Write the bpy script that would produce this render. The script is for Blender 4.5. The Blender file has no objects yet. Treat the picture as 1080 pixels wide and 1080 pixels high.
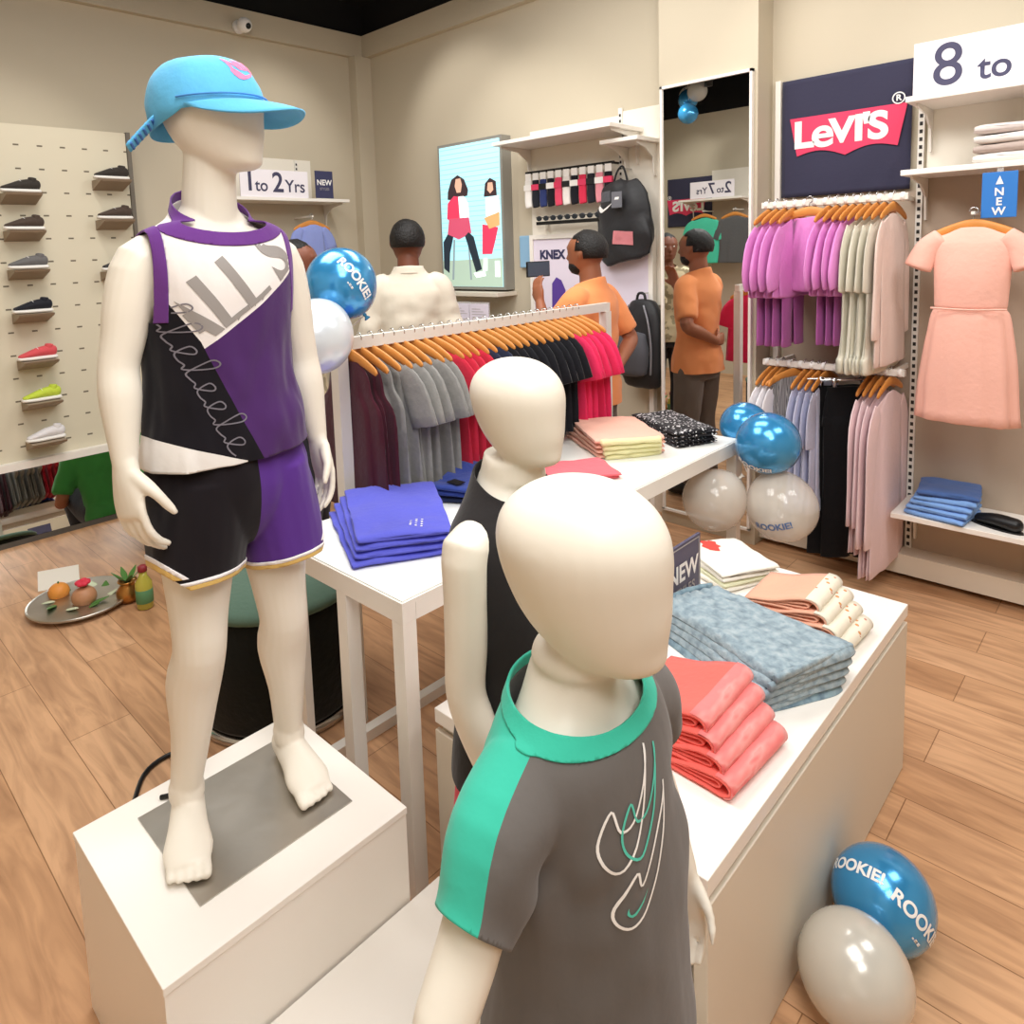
import bpy, bmesh, math, random
from mathutils import Vector, Matrix, noise
from mathutils.bvhtree import BVHTree
from math import pi, sin, cos, radians as R
V = Vector
random.seed(7)
SC = bpy.context.scene
COL = SC.collection

# ------------------------------------------------------------------ camera
cam_d = bpy.data.cameras.new('camera'); cam = bpy.data.objects.new('camera', cam_d); COL.objects.link(cam)
YAW, PIT, ROL = -0.782928752, 0.109364333, 0.03589
fw = V((sin(YAW)*cos(PIT), cos(YAW)*cos(PIT), -sin(PIT))); r0 = V((cos(YAW), -sin(YAW), 0)); d0 = fw.cross(r0)
rt = r0*cos(ROL)+d0*sin(ROL); dn = -r0*sin(ROL)+d0*cos(ROL)
cm = Matrix((rt, -dn, -fw)).transposed().to_4x4(); cm.translation = V((0, 0, 1.55))
cam.matrix_world = cm
cam_d.sensor_width = 36; cam_d.sensor_fit = 'HORIZONTAL'; cam_d.lens = 749.8/1080*36
cam_d.shift_x = (540-500.34)/1080; cam_d.shift_y = (345.84-540)/1080
cam_d.clip_start = 0.05
SC.camera = cam
# ------------------------------------------------------------------ world and light
w = bpy.data.worlds.new('world'); SC.world = w; w.use_nodes = True
w.node_tree.nodes['Background'].inputs[0].default_value = (1, 0.95, 0.88, 1)
w.node_tree.nodes['Background'].inputs[1].default_value = 0.35
SC.view_settings.view_transform = 'Standard'; SC.view_settings.look = 'None'
SC.view_settings.exposure = 0.0; SC.view_settings.gamma = 1.0; SC.view_settings.use_curve_mapping = False

def area(name, loc, target, size, sy, power, col=(1, .985, .955)):
    l = bpy.data.lights.new(name, 'AREA'); l.shape = 'RECTANGLE'; l.size = size; l.size_y = sy; l.energy = power; l.color = col
    o = bpy.data.objects.new(name, l); COL.objects.link(o); o.location = loc
    o.rotation_euler = (V(target)-V(loc)).to_track_quat('-Z', 'Y').to_euler(); return o
def spot(name, loc, target, power, ang=70, blend=.7, rad=.06, col=(1, .965, .91)):
    l = bpy.data.lights.new(name, 'SPOT'); l.energy = power; l.spot_size = R(ang); l.spot_blend = blend; l.shadow_soft_size = rad; l.color = col
    o = bpy.data.objects.new(name, l); COL.objects.link(o); o.location = loc
    o.rotation_euler = (V(target)-V(loc)).to_track_quat('-Z', 'Y').to_euler(); return o
area('added_area_light', (-.2, .6, 3.2), (-.5, .8, 0), 1.3, 1.3, 50)  # soft area lights added below the ceiling, out of frame, for overall brightness
area('added_area_light', (-2.4, .9, 3.2), (-2.4, 1.0, 0), 1.3, 1.3, 50)
area('added_area_light', (-2.0, 2.5, 3.2), (-2.0, 2.6, 0), 1.6, .7, 32)
area('added_area_light', (.6, 2.4, 3.2), (.2, 2.6, 0), 1.2, .8, 28)
area('added_area_light', (.9, -.2, 3.1), (-1.2, .8, .8), 1.0, .8, 28)
for (x, y, tx, ty, tz) in ((-1.1, 2.5, -1.1, 3.6, 1.9), (-.3, 2.5, -.3, 3.6, 1.9), (-3.0, 2.5, -3.0, 3.6, 1.9), (-3.8, 2.6, -3.6, 3.6, 2.3),
                           (-3.6, 2.7, -4.7, 2.7, 2.2), (-3.6, 1.1, -4.6, 1.0, 1.7), (-3.9, 0.1, -4.0, -1.0, 1.9)):
    spot('track_spot_light', (x, y, 3.16), (tx, ty, tz), 25)

# ------------------------------------------------------------------ materials
def lin(c):
    if isinstance(c, str): c = tuple(int(c[i:i+2], 16) for i in (0, 2, 4))
    return tuple(((v/255)/12.92 if v/255 <= .04045 else ((v/255+.055)/1.055)**2.4) for v in c)+(1,)
MATS = {}
def mat(name, color, rough=.6, metal=0, spec=.5, bump=0, bscale=60, var=0, vscale=4, coat=0, trans=0, alpha=1, emit=0, sheen=0, ior=1.45):
    if name in MATS: return MATS[name]
    m = bpy.data.materials.new(name); m.use_nodes = True; nt = m.node_tree; b = nt.nodes['Principled BSDF']
    c = lin(color); b.inputs['Base Color'].default_value = c
    b.inputs['Roughness'].default_value = rough; b.inputs['Metallic'].default_value = metal
    b.inputs['Specular IOR Level'].default_value = spec; b.inputs['Coat Weight'].default_value = coat; b.inputs['IOR'].default_value = ior
    b.inputs['Transmission Weight'].default_value = trans; b.inputs['Alpha'].default_value = alpha
    b.inputs['Sheen Weight'].default_value = sheen
    if emit: b.inputs['Emission Color'].default_value = c; b.inputs['Emission Strength'].default_value = emit
    tc = nt.nodes.new('ShaderNodeTexCoord')
    if var:
        n = nt.nodes.new('ShaderNodeTexNoise'); n.inputs['Scale'].default_value = vscale; n.inputs['Detail'].default_value = 4
        nt.links.new(tc.outputs['Object'], n.inputs['Vector'])
        mx = nt.nodes.new('ShaderNodeMix'); mx.data_type = 'RGBA'
        mx.inputs[6].default_value = tuple(v*(1-var) for v in c[:3])+(1,); mx.inputs[7].default_value = tuple(min(1, v*(1+var)) for v in c[:3])+(1,)
        nt.links.new(n.outputs['Fac'], mx.inputs[0]); nt.links.new(mx.outputs[2], b.inputs['Base Color'])
    if bump:
        n = nt.nodes.new('ShaderNodeTexNoise'); n.inputs['Scale'].default_value = bscale; n.inputs['Detail'].default_value = 3
        nt.links.new(tc.outputs['Object'], n.inputs['Vector'])
        bp = nt.nodes.new('ShaderNodeBump'); bp.inputs['Strength'].default_value = bump; bp.inputs['Distance'].default_value = .01
        nt.links.new(n.outputs['Fac'], bp.inputs['Height']); nt.links.new(bp.outputs[0], b.inputs['Normal'])
    MATS[name] = m; return m
def cloth(name, color, **k):
    k.setdefault('rough', .9); k.setdefault('spec', .15); k.setdefault('sheen', .15); k.setdefault('bump', .25); k.setdefault('bscale', 45); k.setdefault('var', .08)
    return mat(name, color, **k)
def nodes_of(m): return m.node_tree, m.node_tree.nodes['Principled BSDF']
def math_n(nt, op, a, b=None):
    n = nt.nodes.new('ShaderNodeMath'); n.operation = op
    for i, v in enumerate((a, b)):
        if v is None: continue
        if isinstance(v, (int, float)): n.inputs[i].default_value = v
        else: nt.links.new(v, n.inputs[i])
    return n.outputs[0]
def region_mat(name, base, regions, **k):
    """cloth whose panels are cut along straight seams: regions = [(color, [(a,b,c,d), ...])], painted where every a*x+b*y+c*z+d > 0"""
    m = cloth(name, base, **k); nt, b = nodes_of(m)
    for l in list(b.inputs['Base Color'].links): nt.links.remove(l)
    tc = nt.nodes.new('ShaderNodeTexCoord'); s = nt.nodes.new('ShaderNodeSeparateXYZ'); nt.links.new(tc.outputs['Object'], s.inputs[0])
    cur = None
    for colr, planes in regions:
        f = None
        for (a, bb, c, d) in planes:
            e = math_n(nt, 'ADD', math_n(nt, 'ADD', math_n(nt, 'MULTIPLY', s.outputs[0], a), math_n(nt, 'MULTIPLY', s.outputs[1], bb)), math_n(nt, 'ADD', math_n(nt, 'MULTIPLY', s.outputs[2], c), d))
            g = math_n(nt, 'GREATER_THAN', e, 0.0); f = g if f is None else math_n(nt, 'MULTIPLY', f, g)
        mx = nt.nodes.new('ShaderNodeMix'); mx.data_type = 'RGBA'; nt.links.new(f, mx.inputs[0])
        if cur is None: mx.inputs[6].default_value = lin(base)
        else: nt.links.new(cur, mx.inputs[6])
        mx.inputs[7].default_value = lin(colr); cur = mx.outputs[2]
    nt.links.new(cur, b.inputs['Base Color']); return m
def ramp_tex(name, kind, stops, scale, rough=.85, stretch=(1, 1, 1), detail=2, bump=.2, const=False, rot=(0, 0, 0)):
    m = cloth(name, stops[0][1], rough=rough, bump=bump); nt, b = nodes_of(m)
    for l in list(b.inputs['Base Color'].links): nt.links.remove(l)
    tc = nt.nodes.new('ShaderNodeTexCoord'); mp = nt.nodes.new('ShaderNodeMapping'); mp.inputs['Scale'].default_value = stretch; mp.inputs['Rotation'].default_value = rot
    nt.links.new(tc.outputs['Object'], mp.inputs[0])
    t = nt.nodes.new({'noise': 'ShaderNodeTexNoise', 'voronoi': 'ShaderNodeTexVoronoi', 'wave': 'ShaderNodeTexWave'}[kind])
    t.inputs['Scale'].default_value = scale
    if kind == 'noise': t.inputs['Detail'].default_value = detail
    nt.links.new(mp.outputs[0], t.inputs['Vector'])
    rp = nt.nodes.new('ShaderNodeValToRGB'); cr = rp.color_ramp
    if const: cr.interpolation = 'CONSTANT'
    while len(cr.elements) < len(stops): cr.elements.new(.5)
    for e, (p, c) in zip(cr.elements, stops): e.position = p; e.color = lin(c)
    nt.links.new(t.outputs['Distance' if kind == 'voronoi' else 'Fac'], rp.inputs[0]); nt.links.new(rp.outputs[0], b.inputs['Base Color']); return m

M_wall = mat('wall_paint', 'c8bda8', rough=.85, spec=.2, bump=.03, bscale=120, var=.03, vscale=.7)
M_wall2 = mat('wall_panel_white', 'ece5d8', rough=.7, spec=.2)
M_bay = mat('bay_back_panel', 'b6a594', rough=.8, spec=.2)
M_white = mat('white_laminate', 'f2ece4', rough=.38, spec=.4, var=.02, vscale=2)
M_whitem = mat('white_powder_coat', 'e9e4dc', rough=.35, spec=.5)
M_cream = mat('cream_laminate', 'dcd2c2', rough=.5, spec=.3)
M_black = mat('black_ceiling', '0c0c0d', rough=.9)
M_blackp = mat('black_plastic', '141416', rough=.4)
M_mann = mat('mannequin_gloss', 'eae2d4', rough=.42, spec=.4, coat=.05, var=.02, vscale=6)
M_wood = mat('hanger_wood', 'd18a42', rough=.45, var=.12, vscale=20)
M_steel = mat('brushed_steel', 'bdb8b0', rough=.36, metal=1, bump=.1, bscale=15, var=.2, vscale=8)
M_chrome = mat('chrome', 'c9c9c9', rough=.15, metal=1)
M_mirror = mat('mirror_glass', 'f0f2f0', rough=.0, metal=1)
M_skin = mat('skin', '9a5f42', rough=.5, var=.06)
M_skin2 = mat('skin_dark', '7a4733', rough=.5, var=.06)
M_hair = mat('black_hair', '14100f', rough=.55, bump=.6, bscale=120)
M_eye = mat('eye_white', 'e8e4de', rough=.2)
M_navy = mat('sign_navy', '39395c', rough=.5)
M_slate = mat('sign_slate', '4d4a62', rough=.5)
M_text_w = mat('print_white', 'f4f1ee', rough=.6)
M_text_n = mat('print_navy', '42405c', rough=.6)
M_grey = mat('grey_print', 'a9a3a0', rough=.7)
M_glass = mat('clear_acrylic', 'f4f6f6', rough=.05, alpha=.25)

# ------------------------------------------------------------------ helpers
def setp(o, label=None, cat=None, group=None, kind=None):
    if label: o['label'] = label
    if cat: o['category'] = cat
    if group: o['group'] = group
    if kind: o['kind'] = kind
    return o
def obj(name, bm, m, parent=None, smooth=True, **k):
    if isinstance(bm, bmesh.types.BMesh):
        me = bpy.data.meshes.new(name)
        bmesh.ops.recalc_face_normals(bm, faces=bm.faces); bm.to_mesh(me); bm.free()
    else: me = bm
    if me.materials:
        pass
    for x in (m if isinstance(m, (list, tuple)) else [m]):
        if x: me.materials.append(x)
    if smooth and len(me.polygons):
        me.shade_smooth() if smooth is True else None
    o = bpy.data.objects.new(name, me); COL.objects.link(o)
    if parent: o.parent = parent
    return setp(o, **k)
def thing(name, loc, rotz=0, label=None, cat=None, group=None):
    o = bpy.data.objects.new(name, None); COL.objects.link(o); o.location = loc; o.rotation_euler = (0, 0, rotz); o.empty_display_size = .05
    return setp(o, label, cat, group)
def struct(name, bm, m, parent=None, smooth=False): return obj(name, bm, m, parent, smooth, **({} if parent else {'kind': 'structure'}))
def box(bm, x0, x1, y0, y1, z0, z1, bev=0, rot=None):
    n0 = set(bm.verts)
    r = bmesh.ops.create_cube(bm, size=1)
    vs = r['verts']
    for v in vs:
        v.co = V(((x0+x1)/2+v.co.x*(x1-x0), (y0+y1)/2+v.co.y*(y1-y0), (z0+z1)/2+v.co.z*(z1-z0)))
    if bev:
        es = list({e for v in vs for e in v.link_edges})
        bmesh.ops.bevel(bm, geom=es, offset=bev, segments=2, affect='EDGES', profile=.5)
    if rot is not None:
        for v in bm.verts:
            if v not in n0: v.co = rot @ v.co
    return bm
def B(*a, **k): return box(bmesh.new(), *a, **k)
def catmull(ps, sub):
    out = []; n = len(ps)
    if n == 1 or sub <= 1: return [tuple(p) for p in ps]
    for i in range(n-1):
        p0, p1, p2, p3 = ps[max(i-1, 0)], ps[i], ps[i+1], ps[min(i+2, n-1)]
        for s in range(sub):
            t = s/sub
            out.append(tuple(.5*(2*b+(c-a)*t+(2*a-5*b+4*c-d)*t*t+(3*b-a-3*c+d)*t**3) for a, b, c, d in zip(p0, p1, p2, p3)))
    out.append(tuple(ps[-1])); return out
def limb(bm, pts, ra, rb=None, ref=(0, 1, 0), seg=16, sub=4, cap=.6, wave=None, sq=1.0, closed=True):
    """closed surface swept along pts: elliptical rings, half width ra along ref, rb across it"""
    rb = rb if rb is not None else ra
    n = len(pts)
    ra = ra if isinstance(ra, (list, tuple)) else [ra]*n; rb = rb if isinstance(rb, (list, tuple)) else [rb]*n
    q = catmull([tuple(p)+(a, b) for p, a, b in zip(pts, ra, rb)], sub)
    rings = []; N = len(q); ref = V(ref)
    for i, e in enumerate(q):
        p = V(e[:3]); t = (V(q[min(i+1, N-1)][:3])-V(q[max(i-1, 0)][:3])).normalized()
        u = (ref-t*ref.dot(t)).normalized(); v = t.cross(u)
        rings.append((p, t, u, v, max(e[3], 1e-4), max(e[4], 1e-4), i/max(N-1, 1)))
    if cap:
        def capr(r, sgn):
            p, t, u, v, a, b, s = r; h = min(a, b)*cap; out = []
            for k, f in ((.5, .87), (.85, .53), (1.0, .15)): out.append((p+t*sgn*h*k, t, u, v, a*f, b*f, s))
            return out
        rings = capr(rings[0], -1)[::-1]+rings+capr(rings[-1], 1)
    loops = []
    for (p, t, u, v, a, b, s) in rings:
        lp = []
        for j in range(seg):
            th = 2*pi*j/seg; c, d = cos(th), sin(th)
            if sq != 1.0: c = math.copysign(abs(c)**sq, c); d = math.copysign(abs(d)**sq, d)
            f = wave(th, s, p) if wave else 1
            lp.append(bm.verts.new(p+u*(a*c*f)+v*(b*d*f)))
        loops.append(lp)
    for A_, B_ in zip(loops, loops[1:]):
        for j in range(seg): bm.faces.new((A_[j], A_[(j+1) % seg], B_[(j+1) % seg], B_[j]))
    if closed:
        bm.faces.new(loops[0][::-1]); bm.faces.new(loops[-1])
    return bm
def lathe(bm, prof, seg=32, c=(0, 0, 0), M=None):
    loops = []
    for (r, z) in prof:
        lp = []
        for j in range(seg):
            p = V((r*cos(2*pi*j/seg), r*sin(2*pi*j/seg), z))
            p = (M @ p if M else p)+V(c); lp.append(bm.verts.new(p))
        loops.append(lp)
    for A_, B_ in zip(loops, loops[1:]):
        for j in range(seg): bm.faces.new((A_[j], A_[(j+1) % seg], B_[(j+1) % seg], B_[j]))
    bm.faces.new(loops[0][::-1]); bm.faces.new(loops[-1]); return bm
def ball(bm, c, r, seg=16):
    rr = r if isinstance(r, (tuple, list)) else (r, r, r)
    vs = bmesh.ops.create_uvsphere(bm, u_segments=seg, v_segments=max(6, seg//2+2), radius=1)['verts']
    for v in vs: v.co = V((v.co.x*rr[0], v.co.y*rr[1], v.co.z*rr[2]))+V(c)
    return bm
def prism(bm, poly, y0, y1, axis='y'):
    """polygon in the x-z plane extruded along y (or in x-y along z)"""
    f = (lambda a, b, h: (a, h, b)) if axis == 'y' else (lambda a, b, h: (a, b, h)) if axis == 'z' else (lambda a, b, h: (h, a, b))
    A_ = [bm.verts.new(f(a, b, y0)) for a, b in poly]; B_ = [bm.verts.new(f(a, b, y1)) for a, b in poly]; n = len(poly)
    for j in range(n): bm.faces.new((A_[j], A_[(j+1) % n], B_[(j+1) % n], B_[j]))
    bm.faces.new(A_[::-1]); bm.faces.new(B_); return bm
def remesh(bm, voxel, smooth=4, fac=.5):
    me = bpy.data.meshes.new('tmp'); bmesh.ops.recalc_face_normals(bm, faces=bm.faces); bm.to_mesh(me); bm.free()
    o = bpy.data.objects.new('tmp', me); COL.objects.link(o)
    r = o.modifiers.new('r', 'REMESH'); r.mode = 'VOXEL'; r.voxel_size = voxel; r.use_smooth_shade = True
    if smooth: s = o.modifiers.new('s', 'SMOOTH'); s.iterations = smooth; s.factor = fac
    dg = bpy.context.evaluated_depsgraph_get(); dg.update()
    out = bpy.data.meshes.new_from_object(o.evaluated_get(dg)); bpy.data.objects.remove(o); bpy.data.meshes.remove(me)
    return out
def to_bm(me): b = bmesh.new(); b.from_mesh(me); return b
def cut(bm, co, no, outer=True):
    """cut along a plane and throw away the side the normal points to"""
    g = bm.verts[:]+bm.edges[:]+bm.faces[:]
    bmesh.ops.bisect_plane(bm, geom=g, plane_co=co, plane_no=no, clear_outer=outer); return bm
def split(bm, co, no):
    """keep both halves: returns (inner, outer)"""
    b2 = bm.copy(); cut(bm, co, no); cut(b2, co, tuple(-x for x in no)); return bm, b2
def keep_island(bm, pt):
    """keep only the connected piece nearest pt"""
    bm.verts.ensure_lookup_table()
    if not bm.verts: return bm
    s = min(bm.verts, key=lambda v: (v.co-V(pt)).length); seen = {s}; st = [s]
    while st:
        v = st.pop()
        for e in v.link_edges:
            o = e.other_vert(v)
            if o not in seen: seen.add(o); st.append(o)
    bmesh.ops.delete(bm, geom=[v for v in bm.verts if v not in seen], context='VERTS'); return bm
def wrinkle(bm, amp, scale, seed=0, f=None, stretch=(1, 1, 1)):
    bm.normal_update()
    mv = []
    for v in bm.verts:
        p = V((v.co.x*stretch[0], v.co.y*stretch[1], v.co.z*stretch[2]))*scale+V((seed*7.3, seed*3.1, seed))
        a = noise.noise(p)+.5*noise.noise(p*2.1)
        mv.append((v, v.normal*(a*amp*(f(v.co) if f else 1))))
    for v, d in mv: v.co += d
    return bm
def solid(o, t=.003, off=1):
    s = o.modifiers.new('thickness', 'SOLIDIFY'); s.thickness = t; s.offset = off; return o
def offset(bm, d):
    bm.normal_update()
    for v, n in [(v, v.normal.copy()) for v in bm.verts]: v.co += n*d
    return bm
def text_bm(s, size=1.0, bold=0, align='CENTER', step=None, spacing=1.0, extrude=0):
    cu = bpy.data.curves.new('t', 'FONT'); cu.body = s; cu.size = size; cu.offset = bold; cu.align_x = align; cu.align_y = 'CENTER'; cu.space_character = spacing; cu.extrude = extrude
    o = bpy.data.objects.new('t', cu); COL.objects.link(o)
    dg = bpy.context.evaluated_depsgraph_get(); dg.update()
    me = bpy.data.meshes.new_from_object(o.evaluated_get(dg)); bpy.data.objects.remove(o); bpy.data.curves.remove(cu)
    b = bmesh.new(); b.from_mesh(me); bpy.data.meshes.remove(me)
    if step: grid_cut(b, step)
    return b
def grid_cut(b, step):
    if not b.verts: return b
    xs = [v.co.x for v in b.verts]; ys = [v.co.y for v in b.verts]
    for lo, hi, no in ((min(xs), max(xs), (1, 0, 0)), (min(ys), max(ys), (0, 1, 0))):
        t = lo+step
        while t < hi:
            bmesh.ops.bisect_plane(b, geom=b.verts[:]+b.edges[:]+b.faces[:], plane_co=(t, 0, 0) if no[0] else (0, t, 0), plane_no=no); t += step
    return b
def poly_bm(pts, step=None):
    b = bmesh.new(); b.faces.new([b.verts.new((x, y, 0)) for x, y in pts]); bmesh.ops.triangulate(b, faces=b.faces[:])
    if step: grid_cut(b, step)
    return b
def stroke_bm(pts, wdt, sub=6, closed=False):
    """flat ribbon following a 2-D curve"""
    q = catmull([(x, y) for x, y in pts], sub); b = bmesh.new(); L = []
    for i, p in enumerate(q):
        a = V(q[max(i-1, 0)]); c = V(q[min(i+1, len(q)-1)]); t = (c-a).normalized(); n = V((-t.y, t.x))
        L.append((b.verts.new((p[0]+n.x*wdt/2, p[1]+n.y*wdt/2, 0)), b.verts.new((p[0]-n.x*wdt/2, p[1]-n.y*wdt/2, 0))))
    for (a, c), (d, e) in zip(L, L[1:]):
        b.faces.new((a, c, e, d))
    return b
def place(b, M):
    for v in b.verts: v.co = M @ v.co
    return b
def frame(o, x, y):
    """matrix whose columns are x, y, x cross y, at o"""
    x = V(x).normalized(); y = V(y); y = (y-x*y.dot(x)).normalized(); m = Matrix((x, y, x.cross(y))).transposed().to_4x4(); m.translation = V(o); return m
def project(b, M, tree, lift=.0015, depth=1.0):
    """lay flat artwork (local x,y) onto a surface: M gives its frame, looking down local -z"""
    zd = -(M.to_3x3() @ V((0, 0, 1))); bad = []
    for v in b.verts:
        p = M @ v.co; h = tree.ray_cast(p, zd, depth)
        if h[0] is None: bad.append(v); continue
        n = h[1] if h[1].dot(zd) < 0 else -h[1]
        v.co = h[0]+n*lift
    bmesh.ops.delete(b, geom=bad, context='VERTS'); return b
def tube(bm, pts, r, seg=8, sub=4): return limb(bm, pts, r, r, ref=(.31, .2, .93), seg=seg, sub=sub, cap=.4)
def tilt_ref(pts): return (0, 1, 0)
SWOOSH = [(-.5, .02), (-.47, -.08), (-.40, -.17), (-.28, -.19), (-.12, -.145), (.12, -.06), (.5, .14), (.1, .0), (-.16, -.075), (-.30, -.1), (-.385, -.085), (-.42, -.02), (-.40, .09), (-.36, .17), (-.44, .10)]

# ================================================================== THE SETTING
XW, YW, ZT = -4.75, 3.62, 3.26
def wood_floor():
    m = mat('wood_floor', 'c08a5c', rough=.42, spec=.4); nt, b = nodes_of(m)
    tc = nt.nodes.new('ShaderNodeTexCoord'); mp = nt.nodes.new('ShaderNodeMapping'); nt.links.new(tc.outputs['Object'], mp.inputs[0])
    br = nt.nodes.new('ShaderNodeTexBrick'); br.inputs['Scale'].default_value = 1; br.offset = .37
    br.inputs['Brick Width'].default_value = 1.25; br.inputs['Row Height'].default_value = .19; br.inputs['Mortar Size'].default_value = .0014
    br.inputs['Color1'].default_value = lin('d2a884'); br.inputs['Color2'].default_value = lin('c0946f'); br.inputs['Mortar'].default_value = lin('8c6646')
    br.inputs['Bias'].default_value = 0
    nt.links.new(mp.outputs[0], br.inputs['Vector'])
    mp2 = nt.nodes.new('ShaderNodeMapping'); mp2.inputs['Scale'].default_value = (1.3, 9, 1); nt.links.new(tc.outputs['Object'], mp2.inputs[0])
    n = nt.nodes.new('ShaderNodeTexNoise'); n.inputs['Scale'].default_value = 2.2; n.inputs['Detail'].default_value = 7; n.inputs['Distortion'].default_value = 1.2
    nt.links.new(mp2.outputs[0], n.inputs['Vector'])
    rp = nt.nodes.new('ShaderNodeValToRGB'); rp.color_ramp.elements[0].position = .28; rp.color_ramp.elements[0].color = (.6, .52, .46, 1); rp.color_ramp.elements[1].position = .62; rp.color_ramp.elements[1].color = (1.12, 1.08, 1.02, 1)
    nt.links.new(n.outputs['Fac'], rp.inputs[0])
    mx = nt.nodes.new('ShaderNodeMix'); mx.data_type = 'RGBA'; mx.blend_type = 'MULTIPLY'; mx.inputs[0].default_value = .8
    nt.links.new(br.outputs['Color'], mx.inputs[6]); nt.links.new(rp.outputs[0], mx.inputs[7]); nt.links.new(mx.outputs[2], b.inputs['Base Color']); return m
struct('floor', B(-4.95, 2.5, -1.2, 3.8, -.05, 0), wood_floor())
struct('ceiling', B(-4.95, 2.5, -1.2, 3.8, ZT+.25, ZT+.3), M_black)
struct('wall_upper_left', B(XW-.15, XW, -1.2, YW+.15, ZT, ZT+.25), M_black)
struct('wall_upper_back', B(XW, 2.5, YW, YW+.15, ZT, ZT+.25), M_black)
struct('wall_upper_rear', B(XW, 2.5, -1.2, -1.05, 3.02, ZT+.25), M_black)
struct('wall_upper_right', B(2.35, 2.5, -1.05, YW, ZT, ZT+.25), M_black)
struct('wall_left', B(XW-.15, XW, -1.2, YW+.15, 0, ZT), M_wall)
struct('wall_back', B(XW, 2.5, YW, YW+.15, 0, ZT), M_wall)
struct('wall_rear', B(XW, 2.5, -1.2, -1.05, 0, 3.02), M_wall)
struct('wall_right', B(2.35, 2.5, -1.05, YW, 0, ZT), M_wall)
struct('wall_column', B(-1.998, -1.472, 3.45, YW, 0, ZT), M_wall)
struct('wall_corner', B(XW, -4.66, 3.47, YW, 0, 3.09), M_wall)
struct('trim_1', B(XW, XW+.05, -1.05, YW, 3.09, ZT), M_wall)
struct('trim_2', B(XW+.05, -2.0, YW-.05, YW, 3.09, ZT), M_wall)
struct('trim_3', B(-1.46, 2.35, YW-.05, YW, 3.09, ZT), M_wall)
# bay linings on the back wall: dark back panels in the hanging bays and a white strip
struct('trim_4', B(-1.40, -.83, YW-.012, YW, .12, 1.74), M_bay)
struct('trim_5', B(-.81, .6, YW-.012, YW, .12, 1.82), M_bay)
struct('trim_6', B(-1.445, -1.42, YW-.03, YW, .12, 2.31), M_white)
struct('trim_7', B(-.80, .6, YW-.012, YW, 1.82, 2.34), M_wall2)
struct('baseboard_back', B(-1.47, 2.35, 3.50, YW, .03, .12), M_cream)
struct('baseboard_corner', B(-3.2, -1.98, 3.56, YW, 0, .12), M_cream)
def white_panel(x0, x1, z0, z1):
    return struct('trim_8', B(x0, x1, YW-.015, YW, z0, z1), M_wall2)
white_panel(-3.02, -2.34, 1.2, 2.29); white_panel(-2.325, -1.985, 1.2, 2.31)
# ---- shoe wall on the left with its low mirror
def peg_mat():
    m = mat('slotted_shoe_panel', 'd8cfb8', rough=.75); nt, b = nodes_of(m)
    tc = nt.nodes.new('ShaderNodeTexCoord'); s = nt.nodes.new('ShaderNodeSeparateXYZ'); nt.links.new(tc.outputs['Object'], s.inputs[0])
    fy = math_n(nt, 'ABSOLUTE', math_n(nt, 'SUBTRACT', math_n(nt, 'FRACT', math_n(nt, 'MULTIPLY', math_n(nt, 'ADD', s.outputs[1], 10.02), 1/.115)), .5))
    fz = math_n(nt, 'ABSOLUTE', math_n(nt, 'SUBTRACT', math_n(nt, 'FRACT', math_n(nt, 'MULTIPLY', math_n(nt, 'ADD', s.outputs[2], .03), 1/.128)), .5))
    f = math_n(nt, 'MULTIPLY', math_n(nt, 'LESS_THAN', fy, .12), math_n(nt, 'LESS_THAN', fz, .035))
    mx = nt.nodes.new('ShaderNodeMix'); mx.data_type = 'RGBA'; nt.links.new(f, mx.inputs[0]); mx.inputs[6].default_value = lin('d8cfb8'); mx.inputs[7].default_value = lin('6e6454')
    nt.links.new(mx.outputs[2], b.inputs['Base Color']); return m
t = thing('shoe_wall_panel', (-4.65, .3, 0), 0, 'tall cream slotted shoe display panel on the left wall above a low mirror', 'display panel')
t.matrix_world = Matrix.Translation((0, 0, 0))
obj('slotted_board', B(XW+.002, -4.55, -1.04, 1.655, .47, 2.32), peg_mat(), t, smooth=False)
obj('side_trim', B(XW+.002, -4.54, 1.657, 1.68, .0, 2.325), mat('dark_edge', '6d655a', rough=.5), t, smooth=False)
obj('ledge', B(XW+.002, -4.50, -1.04, 1.69, .43, .47), M_white, t, smooth=False)
obj('foot_rail', B(XW+.002, -4.53, -1.04, 1.655, 0, .03), mat('grey_rail', '55504a', rough=.5), t, smooth=False)
t2 = thing('floor_mirror', (-4.532, .3, .032), 0, 'low mirror under the white ledge of the shoe display', 'mirror')
obj('mirror_pane', B(-.012, 0, -1.3, 1.355, 0, .398), M_mirror, t2, smooth=False)
obj('backing', B(-.03, -.013, -1.3, 1.355, 0, .398), M_cream, t2, smooth=False)
t2.rotation_euler = (0, R(-14), 0)

def place_thing(t, loc): t.location = loc
# ---- tall mirror on the column
MIR_ANG = 0.0
t = thing('wall_mirror', (-1.735, 3.436, .08), MIR_ANG, 'tall narrow mirror with thin white frame on the wall column', 'mirror')
obj('mirror_pane', B(-.232, .232, -.004, .002, .01, 2.265), M_mirror, t, smooth=False)
bm = bmesh.new(); box(bm, -.246, -.233, -.012, .012, 0, 2.28); box(bm, .233, .246, -.012, .012, 0, 2.28); box(bm, -.246, .246, -.012, .012, 2.266, 2.28); box(bm, -.246, .246, -.012, .012, -.004, .009)
obj('frame', bm, M_white, t, smooth=False)

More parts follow.
